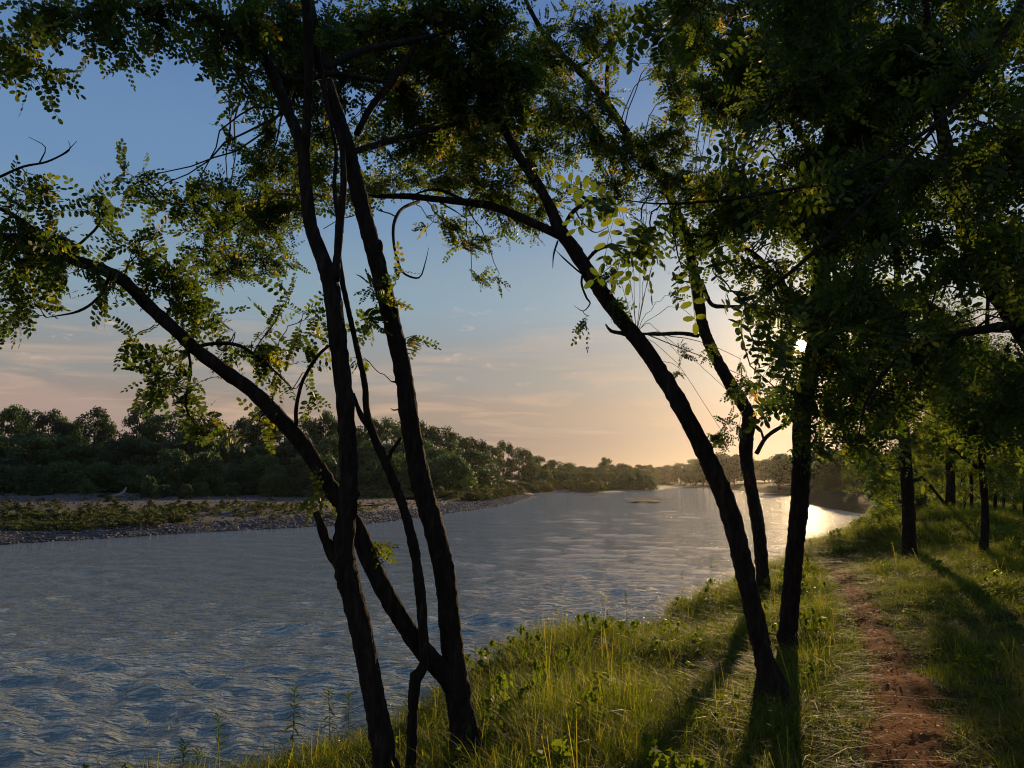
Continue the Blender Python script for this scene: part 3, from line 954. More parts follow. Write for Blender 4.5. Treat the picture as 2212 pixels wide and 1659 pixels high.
tf.limb([(1508, 725, DF - .3, 5), (1470, 720, DF - .6, 4.4), (1420, 722, DF - 1, 4.2), (1375, 720, DF - 1.5, 4)], step=.04, name='bare_branch')
tf.limb([(1515, 610, DF - .3, 5), (1535, 655, DF - .4, 5), (1560, 662, DF - .5, 4.6), (1600, 660, DF - .6, 4)], step=.04, name='bare_branch')
tf.limb([(1634, 980, DF, 5), (1655, 945, DF - .1, 4.5), (1690, 920, DF - .2, 4), (1740, 890, DF - .4, 2)], step=.04)
tf.limb([(1650, 950, DF - .1, 2.6), (1640, 925, DF - .2, 2.4), (1612, 905, DF - .3, 1.8)], step=.04, name='bare_branch')
for cl in [(1190, 120, 100, 80, 9.5, 1.9), (1280, 75, 90, 80, 9.5, 1.6), (1200, 230, 90, 80, 9.3, 1.9), (1285, 220, 70, 80, 9.3, 1.4), (1250, 310, 100, 60, 9.3, 1.9), (1335, 330, 80, 46, 9.5, 1.8), (1340, 400, 80, 46, 9.5, 1.4), (1405, 330, 66, 50, 9, 2), (1450, 390, 80, 60, 9, 2), (1455, 300, 60, 60, 9, 1.8), (1440, 130, 46, 60, 10, 1.3), (1340, 130, 30, 40, 10, .5), (1475, 200, 60, 80, 9, 2), 
           (1440, 640, 40, 18, 10, .4), (1480, 755, 40, 22, 10, .7), (1470, 800, 22, 18, 10, .6), (1550, 740, 22, 40, 10, .6), (1580, 850, 50, 30, 10, .8), (1560, 930, 46, 36, 10, 1.0), (1625, 820, 46, 36, 10.6, .7), (1650, 860, 36, 20, 10.6, .7), (1600, 780, 36, 18, 10.6, .5), (1590, 920, 40, 20, 10.5, .5), (1670, 800, 30, 40, 11, .7), (1480, 100, 60, 80, 9.5, 1.8), (1500, 420, 60, 60, 9, 1.8)]:
    tf.clump(*cl)
tf.finish()

# --- straight tree in front of the sun
tg = Tree('locust_tree', 'straight trunk standing against the glare beside the leaning tree', 'tree', on_ground(1698, 1425), GRP, .2, lush=1.35)
DG = (tg.o.location.y) * CP + (tg.o.location.z - H) * SP
tg.limb([(1697, 1440, DG, 30), (1702, 1370, DG, 22), (1710, 1270, DG, 20), (1718, 1180, DG, 19.5), (1727, 1090, DG, 19.5), (1731, 1000, DG, 19.5), (1732, 920, DG, 20), (1740, 850, DG, 20), (1756, 770, DG, 19), (1768, 690, DG, 19), (1772, 600, DG, 19), (1775, 480, DG + .1, 17), (1790, 350, DG + .2, 14), (1800, 220, DG + .3, 11), (1810, 80, DG + .4, 8), (1820, -120, DG + .5, 4)], 'trunk', 16, .06, .04, to_ground=True)
tg.limb([(1745, 700, DG, 10), (1690, 620, DG - .3, 8), (1640, 560, DG - .5, 7), (1580, 520, DG - .6, 5), (1520, 500, DG - .8, 4)], step=.04)
tg.limb([(1765, 580, DG, 10), (1690, 480, DG, 8), (1600, 430, DG - .2, 6), (1500, 440, DG - .4, 4)], step=.04)
tg.limb([(1785, 380, DG, 10), (1700, 250, DG, 8), (1600, 180, DG, 6), (1500, 60, DG, 4), (1450, 20, DG, 3)], step=.04)
tg.limb([(1760, 620, DG, 9), (1850, 500, DG, 8), (1960, 400, DG, 6), (2080, 330, DG, 4)], step=.04)
tg.limb([(1745, 760, DG, 8), (1820, 700, DG, 7), (1920, 650, DG + .4, 5), (2020, 640, DG + .6, 4)], step=.04)
for cl in [(1490, 480, 56, 36, 6, 1.8), (1550, 530, 70, 50, 6, 2.0), (1600, 450, 90, 70, 6, 2.6), (1645, 590, 66, 46, 6, 1.8), (1690, 655, 66, 50, 6.2, 2.2), (1700, 740, 36, 36, 6.2, 1.4), (1560, 400, 80, 40, 6, 2.0), (1700, 840, 30, 36, 6.3, 1.4), (1760, 870, 60, 60, 6, 2.2), (1790, 940, 60, 30, 6, 1.3), (1850, 950, 56, 24, 6.2, 1.0), (1720, 930, 30, 30, 6, .9), (1830, 880, 70, 50, 6.5, 2.4), (1890, 900, 50, 36, 7, 1.6), (1735, 745, 34, 36, 6.0, 3.2), (1760, 700, 40, 40, 5.9, 2.6), (1705, 715, 26, 24, 6, 2.2), (1780, 770, 60, 70, 6.2, 2.6), (1850, 800, 70, 60, 6.6, 2.6)]:
    tg.clump(*cl)


def fill(tree, poly, n, r, d, c, seed, tint=None):
    g = random.Random(seed)
    xs = [p[0] for p in poly]; ys = [p[1] for p in poly]
    k = 0
    while k < n:
        x, y = g.uniform(min(xs), max(xs)), g.uniform(min(ys), max(ys))
        if not in_poly(np.array([x]), np.array([y]), poly)[0]:
            continue
        R = g.uniform(*r)
        tree.clump(x, y, R, R * g.uniform(.5, .75), g.uniform(*d), g.uniform(*c), tint=tint)
        k += 1


fill(tg, [(1480, 0), (1520, 120), (1540, 240), (1620, 250), (1700, 330), (1640, 400), (1690, 560), (1760, 620), (1780, 800), (1900, 780), (1900, -40), (1500, -60)], 52, (60, 95), (5.8, 8.0), (1.4, 2.4), 3)
tg.finish()

# --- big tree just out of view on the right; its low boughs hang near the eye
th = Tree('locust_tree', 'big tree with large-leaved boughs hanging close overhead on the right', 'tree', at_depth(2420, 5.6), GRP, .21, pats='large', n_parts=280, lush=1.4)
th.limb([(2410, 1600, 5.6, 50), (2390, 1300, 5.6, 44), (2350, 1000, 5.6, 40), (2290, 820, 5.6, 36), (2225, 720, 5.6, 30), (2160, 630, 5.6, 26), (2110, 545, 5.6, 22), (2070, 440, 5.6, 18), (2040, 300, 5.6, 14), (2010, 120, 5.6, 9), (1990, -120, 5.6, 5)], 'trunk', 14, .06, .06, to_ground=True)
th.limb([(2240, 740, 5.6, 20), (2320, 500, 5.2, 18), (2320, 150, 4.6, 15), (2200, -60, 4.0, 12), (1950, -110, 3.6, 9), (1750, -90, 3.3, 7), (1560, -50, 3.2, 4)], 'limb', 12, .05, .05)
th.limb([(2230, -30, 4.1, 6), (2060, 230, 3.6, 5), (1840, 370, 3.3, 4.4), (1640, 420, 3.05, 3.6), (1450, 440, 2.95, 2.6), (1330, 430, 2.9, 1.6)], step=.03)
th.limb([(2060, 230, 3.6, 4.5), (1880, 430, 3.35, 4), (1740, 560, 3.2, 5), (1620, 660, 3.15, 3)], step=.03)
th.limb([(2200, 700, 5.6, 12), (2080, 720, 5.2, 9), (1960, 760, 4.8, 6), (1880, 850, 4.6, 4), (1850, 960, 4.5, 2.5)], step=.04)
for cl in [(1340, 440, 36, 24, 2.9, .9, 0, None, .5), (1385, 470, 56, 26, 2.95, 1.0, 0, None, .5), (1420, 520, 60, 36, 3, 1.4), (1470, 570, 60, 26, 3, 1.1), (1440, 430, 60, 40, 3, 1.5), (1540, 590, 50, 36, 3.1, 1.2), (1600, 630, 50, 36, 3.1, 1.3), (1655, 690, 45, 30, 3.15, 1.2), (1670, 770, 40, 24, 3.2, 1.2), (1710, 710, 50, 50, 3.2, 1.6), (1710, 870, 36, 30, 3.4, 1.0), (1540, 390, 70, 40, 3.1, 1.4),
           (1440, 55, 40, 40, 3.2, 1.5), (1400, 30, 26, 20, 3.2, .8), (1500, 30, 60, 50, 3.3, 1.8), (1560, 300, 26, 26, 3.1, .8), (1580, 350, 40, 18, 3.1, .8), (1640, 330, 40, 30, 3.2, 1.0), (1680, 420, 70, 60, 3.2, 1.8), (1920, 1010, 30, 50, 4.5, .6, 0, None, .6), (2010, 920, 60, 50, 4.6, .6, 0, None, .6), (1860, 950, 40, 30, 4.6, .8), (1770, 960, 30, 20, 4.6, .7)]:
    th.clump(*cl)
fill(th, [(1560, 0), (1600, 200), (1720, 300), (1780, 520), (1760, 700), (1860, 860), (2000, 860), (2300, 1000), (2330, -80), (1560, -100)], 66, (70, 125), (3.6, 7.0), (1.2, 2.2), 11)
th.finish()


# ------------------------------------------------------------------ trees farther along the near bank
DEEP = []


def mid_tree(label, x, y, w, top, lean=0, crown=None, d=None, n_twist=0, group='trunks of the wood along the path', cat='tree', leaf_len=.24):
    """A bank tree 12 to 60 m away: trunk seen from (x, y) up to `top`, with an airy locust crown."""
    root = on_ground(x, y) if d is None else at_depth(x, d)
    t = Tree('locust_tree', label, cat, root, group, leaf_len, 'far', n_parts=0)
    D = root.y * CP + (root.z - H) * SP
    yb = CY - (-(root.y) * SP + (root.z - H) * CP) / D * F
    g = random.Random(int(x * 7 + y))
    n = 7
    nodes = []
    for i in range(n):
        u = i / (n - 1)
        tw = n_twist * math.sin(u * 7.5 + .6) * (1 - u * .4)
        nodes.append((x + lean * u + tw + g.uniform(-.1, .1) * w, yb + (top - yb) * u, D, w * .5 * (1.1 - .6 * u)))
    t.limb(nodes, 'trunk', 10, .07, .12, to_ground=True)
    t.D = D
    for cl in crown or []:
        cx_, cy_, rx, ry, c = cl
        t.clump(cx_, cy_, rx, ry, D + g.uniform(-1.5, 1.5), c)
    return t


m1 = mid_tree('stout trunk beside the path between the river shrub and the open wood', 1964, 1212, 27, 520, -30)
m1.limb([(1950, 905, m1.D, 8), (1990, 880, m1.D, 6), (2060, 860, m1.D, 4)], step=.1)
for cl in [(1890, 985, 70, 40, .8), (1850, 1010, 50, 30, .5), (1930, 930, 70, 40, .8), (2010, 900, 70, 50, .9), (1990, 985, 60, 36, .6), (1900, 870, 80, 50, 1.0), (1980, 800, 90, 60, 1.2), (2060, 830, 80, 60, 1.1), (1860, 1070, 50, 24, .5), (1900, 750, 90, 60, 1.2), (2050, 700, 90, 70, 1.2), (1940, 640, 100, 60, 1.2), (1880, 1040, 40, 20, .6)]:
    m1.clump(cl[0], cl[1], cl[2], cl[3], m1.D + rnd.uniform(-1.5, 1.5), cl[4])
for cl in [(1870, 1000, 60, 36, 1.5), (1910, 1045, 40, 36, 1.2), (1935, 880, 70, 46, 1.5), (1850, 940, 50, 36, 1.2), (2000, 940, 50, 40, 1.2), (1890, 930, 60, 40, 1.4)]:
    m1.clump(cl[0], cl[1], cl[2], cl[3], m1.D + rnd.uniform(-1.5, 2.5), cl[4])
m1.finish()
m2 = mid_tree('thin wavy trunk standing in the grass on the inland side of the path', 2120, 1206, 16, 640, 10, n_twist=7)
m2.limb([(2112, 1010, m2.D, 5), (2085, 990, m2.D, 4), (2050, 968, m2.D, 3), (2010, 960, m2.D, 2)], step=.1)
for cl in [(2050, 960, 60, 36, .7), (2110, 920, 70, 46, .9), (2170, 960, 60, 50, 1.0), (2060, 880, 60, 46, .9), (2150, 840, 90, 60, 1.2), (2200, 900, 60, 60, 1.2), (2190, 1010, 40, 40, .8), (2130, 740, 90, 70, 1.3)]:
    m2.clump(cl[0], cl[1], cl[2], cl[3], m2.D + rnd.uniform(-1.5, 1.5), cl[4])
for cl in [(2160, 1030, 50, 32, 1.2), (2110, 980, 50, 36, 1.3), (2195, 1060, 36, 24, 1.0)]:
    m2.clump(cl[0], cl[1], cl[2], cl[3], m2.D + rnd.uniform(-1, 3), cl[4])
m2.finish()
m3 = mid_tree('upright trunk on the grassy hummock with a low slanting side branch', 2053, 1126, 20, 820, 0, d=24)
m3.limb([(2046, 1095, m3.D, 4), (2010, 1050, m3.D, 3), (1965, 1005, m3.D, 2.4), (1940, 980, m3.D, 1.5)], step=.15)
for cl in [(1990, 1010, 50, 24, .6), (2040, 990, 50, 36, .7), (2020, 940, 60, 40, .8), (2090, 960, 60, 40, .8), (1950, 1040, 40, 26, .6), (2050, 880, 70, 50, 1.0)]:
    m3.clump(cl[0], cl[1], cl[2], cl[3], m3.D + rnd.uniform(-2, 2), cl[4])
for cl in [(1985, 1062, 40, 22, 1.2), (2020, 1022, 50, 30, 1.4), (2090, 1010, 40, 30, 1.2), (2080, 1060, 30, 18, 1.0), (2010, 980, 50, 36, 1.4)]:
    m3.clump(cl[0], cl[1], cl[2], cl[3], m3.D + rnd.uniform(-1, 4), cl[4])
m3.finish()
gm = random.Random(21)
for k, (x, d, w) in enumerate([(2100, 29, 10), (2083, 36, 8), (2075, 33, 6), (2128, 40, 7), (2150, 34, 10), (2168, 44, 7), (2192, 38, 9), (2215, 30, 12), (2240, 41, 9), (2062, 47, 6), (2100, 52, 6), (2140, 56, 6), (2180, 60, 6), (2260, 25, 16), (2300, 33, 12), (2205, 52, 6), (2330, 22, 18), (2400, 30, 14)]):
    t = mid_tree('dark straight trunk deep in the wood', x, 1100, w * .75, 780, gm.uniform(-14, 14), d=d, group='dark trunks deep in the wood', leaf_len=.38 if d > 28 else .3)
    DEEP.append((t.o, t.root))
    r = 900 / d
    for j in range(12 if d > 28 else 16):
        cx_, cy_ = x + gm.uniform(-3, 3) * r, gm.uniform(780, 985) - (20 if j % 3 else 0)
        t.clump(cx_, cy_, r * 1.5, r * 1.0, t.D + gm.uniform(-2, 2), 1.3)
    for j in range(3):                       # low undergrowth shoots round the foot
        t.clump(x + gm.uniform(-2, 2) * r, 1040 + gm.uniform(-16, 20), r * 1.2, r * .6, t.D + gm.uniform(-1, 2), .9)
    t.finish()

# ------------------------------------------------------------------ woods across the river
def crown_patch(seed, nl, size, per_lobe, leaf, shape='tree'):
    """Leaves of a broad crown in a unit-high space: lobes of leaf sprays round a leaning axis."""
    g = np.random.default_rng(seed)
    P, Nn, ti, S = [], [], [], []
    for i in range(nl):
        if shape == 'tall':
            u = .10 + .88 * (i + g.random()) / nl
            rad = .25 * (math.sin(min(1, (u - .05) / .95) * math.pi * .93) ** .7) + .03
            lr = .10 * g.uniform(.8, 1.4)
        elif shape == 'round':
            u = .16 + .80 * (i + g.random()) / nl
            rad = .36 * math.sin(max(.10, min(.96, (u - .02) / 1.0)) * math.pi) ** .6
            lr = .14 * g.uniform(.8, 1.3)
        else:
            u = .05 + .85 * (i + g.random()) / nl
            rad = .55 * math.sqrt(max(.02, 1 - u ** 1.6))
            lr = .21 * g.uniform(.75, 1.3)
        th = g.uniform(0, 2 * math.pi); rr = rad * math.sqrt(g.uniform(.15, 1))
        c = np.array([rr * math.cos(th), rr * math.sin(th), u - lr * .3])
        q = g.normal(0, 1, (per_lobe, 3)); q /= np.linalg.norm(q, axis=1)[:, None]
        q[:, 2] = np.where(q[:, 2] < -.35, -q[:, 2], q[:, 2])
        sh = g.random(per_lobe) ** .45
        pp = c + q * sh[:, None] * lr * np.array([1, 1, .85])
        P.append(pp); Nn.append(q + g.normal(0, .6, q.shape))
        ti.append(np.clip(g.normal(g.uniform(.25, .6), .13, per_lobe), 0, 1))
    P = np.concatenate(P); Nn = np.concatenate(Nn); ti = np.concatenate(ti)
    P[:, 2] = np.maximum(P[:, 2], .02)
    Nn /= np.linalg.norm(Nn, axis=1)[:, None]
    T = np.cross(Nn, g.normal(0, 1, Nn.shape)); T /= np.linalg.norm(T, axis=1)[:, None]
    B = np.cross(Nn, T)
    s = (leaf * g.uniform(.6, 1.3, len(P)))[:, None]
    V = np.stack([P - T * s, P + B * s * .55 - Nn * s * .15, P + T * s, P - B * s * .55 - Nn * s * .15], 1).reshape(-1, 3)
    n = len(P)
    return V, np.arange(n * 4), np.full(n, 4), np.repeat(ti, 4)


def far_proto(kind, seed):
    if kind == 'tall':
        cp = crown_patch(seed, 52, 1, 105, .0185, 'tall'); tr = .016
    elif kind == 'round':
        cp = crown_patch(seed, 46, 1, 120, .024, 'round'); tr = .02
    else:
        cp = crown_patch(seed, 44, 1, 110, .036, 'bush'); tr = .02
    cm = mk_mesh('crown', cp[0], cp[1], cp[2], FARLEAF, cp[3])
    g = random.Random(seed)
    mb = MB()
    top = .85 if kind != 'bush' else .5
    R = spline([(0, 0, -.03, tr), (g.uniform(-.01, .01), 0, .3 * top, tr * .8), (g.uniform(-.02, .02), g.uniform(-.02, .02), top, tr * .25)], .08)
    mb.tube(R[:, :3], R[:, 3], 6, .05, seed)
    for k in range(5):
        a = g.uniform(0, 6.28); z0 = g.uniform(.2, .6) * top; L = (.18 if kind == 'tall' else .28) * g.uniform(.6, 1)
        B = spline([(0, 0, z0, tr * .45), (L * .5 * math.cos(a), L * .5 * math.sin(a), z0 + .09, tr * .3), (L * math.cos(a), L * math.sin(a), z0 + .2, tr * .12)], .06)
        mb.tube(B[:, :3], B[:, 3], 5, 0, 0)
    return cm, mb.mesh('trunk', BARK)


PROTO = {k: [far_proto(k, s) for s in seeds] for k, seeds in (('tall', (1, 2, 3, 4)), ('round', (11, 12, 13, 14)), ('bush', (21, 22, 23, 24, 25)))}


REC = list(DEEP)


def far_tree(kind, loc, height, width, label, cat, group, variant=None, name=None):
    cm, tm = PROTO[kind][rnd.randrange(len(PROTO[kind])) if variant is None else variant]
    o = empty(name or {'tall': 'poplar_tree', 'round': 'broadleaf_tree', 'bush': 'willow_shrub'}[kind], loc, label, cat, group)
    ref = {'tall': .50, 'round': .78, 'bush': 1.12}[kind]
    w = width / ref
    o.scale = (w, w, height)
    o.rotation_euler = (0, 0, rnd.uniform(0, 6.28))
    link('crown', cm, o)
    link('trunk', tm, o)
    if group:
        REC.append((o, loc))
    return o


def far_at(x, d):
    X = (x - CX) / F * d
    Y = d / CP
    return Vector((X, Y, max(gz(X, Y), .0) - .15))


def shore_depth(x):
    """Depth at which the line of sight at angle x leaves the water for good."""
    last = 0
    for d in np.arange(40, 900, 4.0):
        X = (x - CX) / F * d; Y = d / CP
        if in_poly(np.array([X]), np.array([Y]), RIVER)[0]:
            last = d
    return last + 10


def far_from_top(kind, x, top, wpx, d, label, cat, group, variant=None):
    if x > 1290:
        d = max(d, shore_depth(x) + rnd.uniform(0, 25))
    loc = far_at(x, d)
    zt = px(x, top, d).z
    return far_tree(kind, loc, max(1.0, zt - loc.z), wpx * d / F, label, cat, group, variant)


L1 = 'tall dark poplar in the far wood'
for i, (x, top, w, d, lab) in enumerate([
        (14, 874, 60, 195, None), (57, 884, 46, 192, None), (97, 886, 50, 192, None), (128, 901, 40, 195, None), (152, 908, 44, 196, None),
        (196, 880, 58, 190, 'slender spire-topped poplar on the near side of the gap in the far wood'), (222, 904, 40, 194, None), (287, 871, 50, 190, 'lone tall poplar just beyond the gap in the far wood'),
        (322, 896, 46, 196, None), (362, 888, 60, 194, None), (410, 900, 50, 200, None), (455, 905, 60, 200, None), (520, 900, 60, 205, None), (568, 880, 60, 200, 'tallest poplar behind the leaning limb in the far wood'), (610, 905, 56, 205, None), (655, 903, 60, 205, None), (700, 885, 54, 205, None), (745, 905, 60, 210, None),
        (800, 902, 60, 215, None), (845, 905, 60, 220, None), (905, 910, 66, 225, None), (950, 922, 60, 228, None), (-60, 880, 70, 195, None), (-130, 890, 70, 200, None)]):
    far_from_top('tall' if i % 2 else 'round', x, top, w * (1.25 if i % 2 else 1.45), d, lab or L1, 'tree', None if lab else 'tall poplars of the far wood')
for i, (x, top, w, d) in enumerate([(990, 940, 60, 250), (1022, 945, 50, 255), (1062, 962, 40, 300), (1088, 952, 34, 330), (1130, 968, 46, 340), (1165, 985, 30, 360), (1195, 994, 40, 380), (1228, 1000, 36, 420)]):
    far_from_top('round', x, top, w * 1.45, d, 'round-headed tree stepping down to the bend', 'tree', 'trees stepping down to the bend')
far_from_top('round', 1308, 988, 36, 470, 'lone round tree standing above the low treeline at the far bend', 'tree', None, 1)
g3 = random.Random(5)
for x in range(-110, 1030, 36):
    far_from_top('round', x + g3.uniform(-12, 12), g3.uniform(935, 965) if x < 880 else g3.uniform(945, 975), g3.uniform(84, 115), g3.uniform(172, 184), 'bushy middle-height tree of the far wood', 'tree', 'middle trees of the far wood')
for x in range(-100, 1010, 40):
    far_from_top('bush', x + g3.uniform(-14, 14), g3.uniform(972, 1016), g3.uniform(80, 115), g3.uniform(146, 166), 'rounded willow shrub below the far wood', 'shrub', 'willow shrubs before the far wood')
for x, top, w, d in [(70, 1000, 62, 138), (372, 965, 96, 140), (452, 972, 90, 142), (590, 1020, 60, 140), (660, 1015, 46, 140), (960, 1000, 90, 180), (905, 1005, 60, 176)]:
    far_from_top('bush', x, top, w, d, 'pale willow standing forward on shingle', 'shrub', 'willow shrubs standing forward')
for x, top, w, d in [(1046, 1034, 60, 235), (1090, 1036, 60, 245), (1130, 1040, 46, 250), (1010, 1030, 60, 225), (1070, 1030, 50, 260), (1148, 1048, 30, 252)]:
    far_from_top('bush', x, top, w, d, 'low green willow at the bar tip', 'shrub', 'willows at the tip of the bar')
for x in range(1150, 1445, 20):
    far_from_top('bush', x + g3.uniform(-6, 6), g3.uniform(1012, 1030), g3.uniform(44, 60), g3.uniform(300, 350) if x < 1400 else 420, 'dim shrub on the low spit', 'shrub', 'shrubs on the spit at the bend')
for x in range(1150, 1560, 13):
    far_from_top('round', x + g3.uniform(-5, 5), g3.uniform(999, 1014), g3.uniform(36, 52), g3.uniform(480, 640), 'faint tree in the distant treeline', 'tree', 'faint treeline at the bend')
for x in range(1500, 1900, 15):
    far_from_top('round', x + g3.uniform(-5, 5), g3.uniform(978, 1000) if x < 1760 else g3.uniform(970, 990), g3.uniform(46, 64), g3.uniform(380, 460) if x < 1680 else g3.uniform(230, 300), 'hazy tree under the sun', 'tree', 'hazy trees under the sun')
for x in range(1740, 2300, 17):
    far_from_top('round' if x % 2 else 'bush', x + g3.uniform(-8, 8), g3.uniform(960, 1010), g3.uniform(50, 70), g3.uniform(130, 190), 'brownish backlit tree inside the bend', 'tree', 'backlit trees inside the bend')
for x, d, w, h in [(1912, 60, 60, 5.5), (1950, 46, 60, 4.5), (2000, 62, 70, 7), (2060, 75, 70, 8), (2130, 72, 80, 9), (2200, 70, 80, 9), (2270, 60, 90, 9), (1985, 38, 46, 3.0), (2350, 50, 120, 9), (1900, 80, 50, 6)]:
    loc = at_depth(x, d)
    far_tree('bush', loc, h, w * d / F, 'backlit shrub of the wood edge', 'shrub', 'shrubs of the wood edge')
sh = Tree('river_shrub', 'loose leafy shrub overhanging the bright water beside the stout trunk', 'shrub', at_depth(1912, 21), None, .2, 'far', n_parts=0)
for k, (x, y) in enumerate([(1868, 1130), (1880, 1165), (1900, 1110), (1925, 1095), (1935, 1140), (1860, 1150)]):
    q = at_depth(1918, 20.8)
    e = px(x, y, 20.5)
    sh.limb([(q.x, q.y, q.z, .02), ((q.x + e.x) / 2, (q.y + e.y) / 2, (q.z + e.z) / 2 + .25, .014), (e.x, e.y, e.z, .006)], step=.1, world_nodes=True, name='stem')
for cl in [(1868, 1128, 24, 14), (1856, 1150, 18, 10), (1880, 1165, 30, 14), (1900, 1112, 30, 16), (1930, 1098, 30, 18), (1940, 1140, 26, 20), (1905, 1140, 36, 20), (1870, 1185, 22, 9), (1900, 1180, 30, 12)]:
    sh.clump(*cl, 20.5 + rnd.uniform(-1, 1), 1.5)
sh.finish()
for x, y, w, h in [(187, 1068, 24, 1.7), (320, 1078, 24, 2.2), (352, 1075, 24, 1.3), (400, 1078, 22, 1.4), (422, 1075, 20, 1.5), (236, 1085, 16, .6), (440, 1072, 20, 1.5), (500, 1072, 30, 1.6), (470, 1066, 26, 2.0), (540, 1066, 36, 1.8), (600, 1064, 36, 2.0), (268, 1052, 20, 2.4)]:
    z = 1.2
    p = gp(x, y, z); p = gp(x, y, gz(p.x, p.y))
    far_tree('bush', p, h * 1.7, 1.45 * w * p.y / F, 'small dark bush on open shingle', 'bush', 'small bushes on the shingle', name='bush')


# ------------------------------------------------------------------ ground cover (scattered with geometry nodes, kind = stuff)
def hidden_collection(name, meshes):
    c = bpy.data.collections.new(name)           # never linked to the scene: only a source for the scatter
    for i, me in enumerate(meshes):
        c.objects.link(bpy.data.objects.new('%s_%02d' % (name, i), me))
    return c


def scatter(name, label, P, rot, scl, idx, coll):
    me = bpy.data.meshes.new(name)
    n = len(P)
    me.vertices.add(n); me.vertices.foreach_set('co', np.asarray(P, np.float32).ravel())
    for an, ty, data, fld in (('rot', 'FLOAT_VECTOR', rot, 'vector'), ('scl', 'FLOAT_VECTOR', scl, 'vector')):
        a = me.attributes.new(an, ty, 'POINT'); a.data.foreach_set(fld, np.asarray(data, np.float32).ravel())
    a = me.attributes.new('idx', 'INT', 'POINT'); a.data.foreach_set('value', np.asarray(idx, np.int32))
    o = link(name, me)
    ng = bpy.data.node_groups.new(name + '_scatter', 'GeometryNodeTree')
    ng.interface.new_socket('Geometry', in_out='INPUT', socket_type='NodeSocketGeometry')
    ng.interface.new_socket('Geometry', in_out='OUTPUT', socket_type='NodeSocketGeometry')
    N, L = ng.nodes.new, ng.links.new
    gi, go = N('NodeGroupInput'), N('NodeGroupOutput')
    ip = N('GeometryNodeInstanceOnPoints')
    ci = N('GeometryNodeCollectionInfo')
    ci.inputs['Collection'].default_value = coll
    ci.inputs['Separate Children'].default_value = True
    ci.inputs['Reset Children'].default_value = True
    ip.inputs['Pick Instance'].default_value = True

    def attr(nm, ty):
        a = N('GeometryNodeInputNamedAttribute'); a.data_type = ty; a.inputs['Name'].default_value = nm
        return a.outputs[0]
    e2r = N('FunctionNodeEulerToRotation')
    L(attr('rot', 'FLOAT_VECTOR'), e2r.inputs[0])
    L(gi.outputs[0], ip.inputs['Points']); L(ci.outputs[0], ip.inputs['Instance'])
    L(attr('idx', 'INT'), ip.inputs['Instance Index']); L(e2r.outputs[0], ip.inputs['Rotation'])
    L(attr('scl', 'FLOAT_VECTOR'), ip.inputs['Scale'])
    L(ip.outputs[0], go.inputs[0])
    m = o.modifiers.new('scatter', 'NODES'); m.node_group = ng
    return tag(o, label, kind='stuff')


def tuft(seed, nb, hmin, hmax, spread, width, lean, tint, heads=0, mat=GRASS):
    g = np.random.default_rng(seed)
    V, Fc, C, Ti = [], [], [], []
    b = 0
    for k in range(nb):
        a = g.uniform(0, 6.283); r = spread * math.sqrt(g.random())
        p = np.array([r * math.cos(a), r * math.sin(a), -.03])
        a2 = a + g.normal(0, .8); h = g.uniform(hmin, hmax)
        ln = abs(g.normal(lean, lean * .5)) * h
        n = 5
        t = np.linspace(0, 1, n)
        d = np.array([math.cos(a2), math.sin(a2), 0]); w0 = width * g.uniform(.6, 1.3)
        side = np.array([-d[1], d[0], 0]) * .8 + np.array([0, 0, g.normal(0, .2)])
        cen = p + d * (ln * t ** 2)[:, None] + np.array([0, 0, 1]) * (h * (t - .38 * (ln / h) * t ** 3))[:, None]
        w = w0 * (1 - t ** 1.8) ** .8 + .0004
        vv = np.empty((2 * n - 1, 3)); vv[0:2 * (n - 1):2] = cen[:-1] - side * w[:-1, None] * .5; vv[1:2 * (n - 1):2] = cen[:-1] + side * w[:-1, None] * .5; vv[-1] = cen[-1]
        V.append(vv)
        for i in range(n - 2):
            Fc += [b + 2 * i, b + 2 * i + 1, b + 2 * i + 3, b + 2 * i + 2]; C.append(4)
        Fc += [b + 2 * n - 4, b + 2 * n - 3, b + 2 * n - 2]; C.append(3)
        tn = float(np.clip(g.normal(tint, .17), 0, 1))
        if g.random() < .035:
            tn = g.uniform(.75, 1)
        Ti += [tn] * len(vv); b += len(vv)
    for k in range(heads):
        a = g.uniform(0, 6.283); h = hmax * g.uniform(1.1, 1.5); q = .18 * h
        d = np.array([math.cos(a), math.sin(a), 0])
        st = [np.array([0, 0, 0.]), d * q * .3 + [0, 0, h * .6], d * q + [0, 0, h]]
        for i in range(2):
            s = np.array([-d[1], d[0], 0]) * .0016
            V.append(np.array([st[i] - s, st[i] + s, st[i + 1] + s, st[i + 1] - s])); Fc += [b, b + 1, b + 2, b + 3]; C.append(4); Ti += [.85] * 4; b += 4
        for i in range(3):
            c = st[2] + (st[2] - st[1]) * (.05 * i)
            aa = g.uniform(0, 6.28); s = np.array([math.cos(aa), math.sin(aa), 0]) * .0035; u = np.array([0, 0, .02])
            V.append(np.array([c - u, c + s, c + u, c - s])); Fc += [b, b + 1, b + 2, b + 3]; C.append(4); Ti += [.78] * 4; b += 4
    return mk_mesh('tuft', np.concatenate(V), Fc, C, mat, Ti)


def broad_herb(seed, hh):
    v, f, c, t = crown_patch(seed, 5, 1, 16, .10, 'bush')
    return mk_mesh('herb', v * hh * np.array([.8, .8, 1.0]), f, c, GRASS, t * .7)


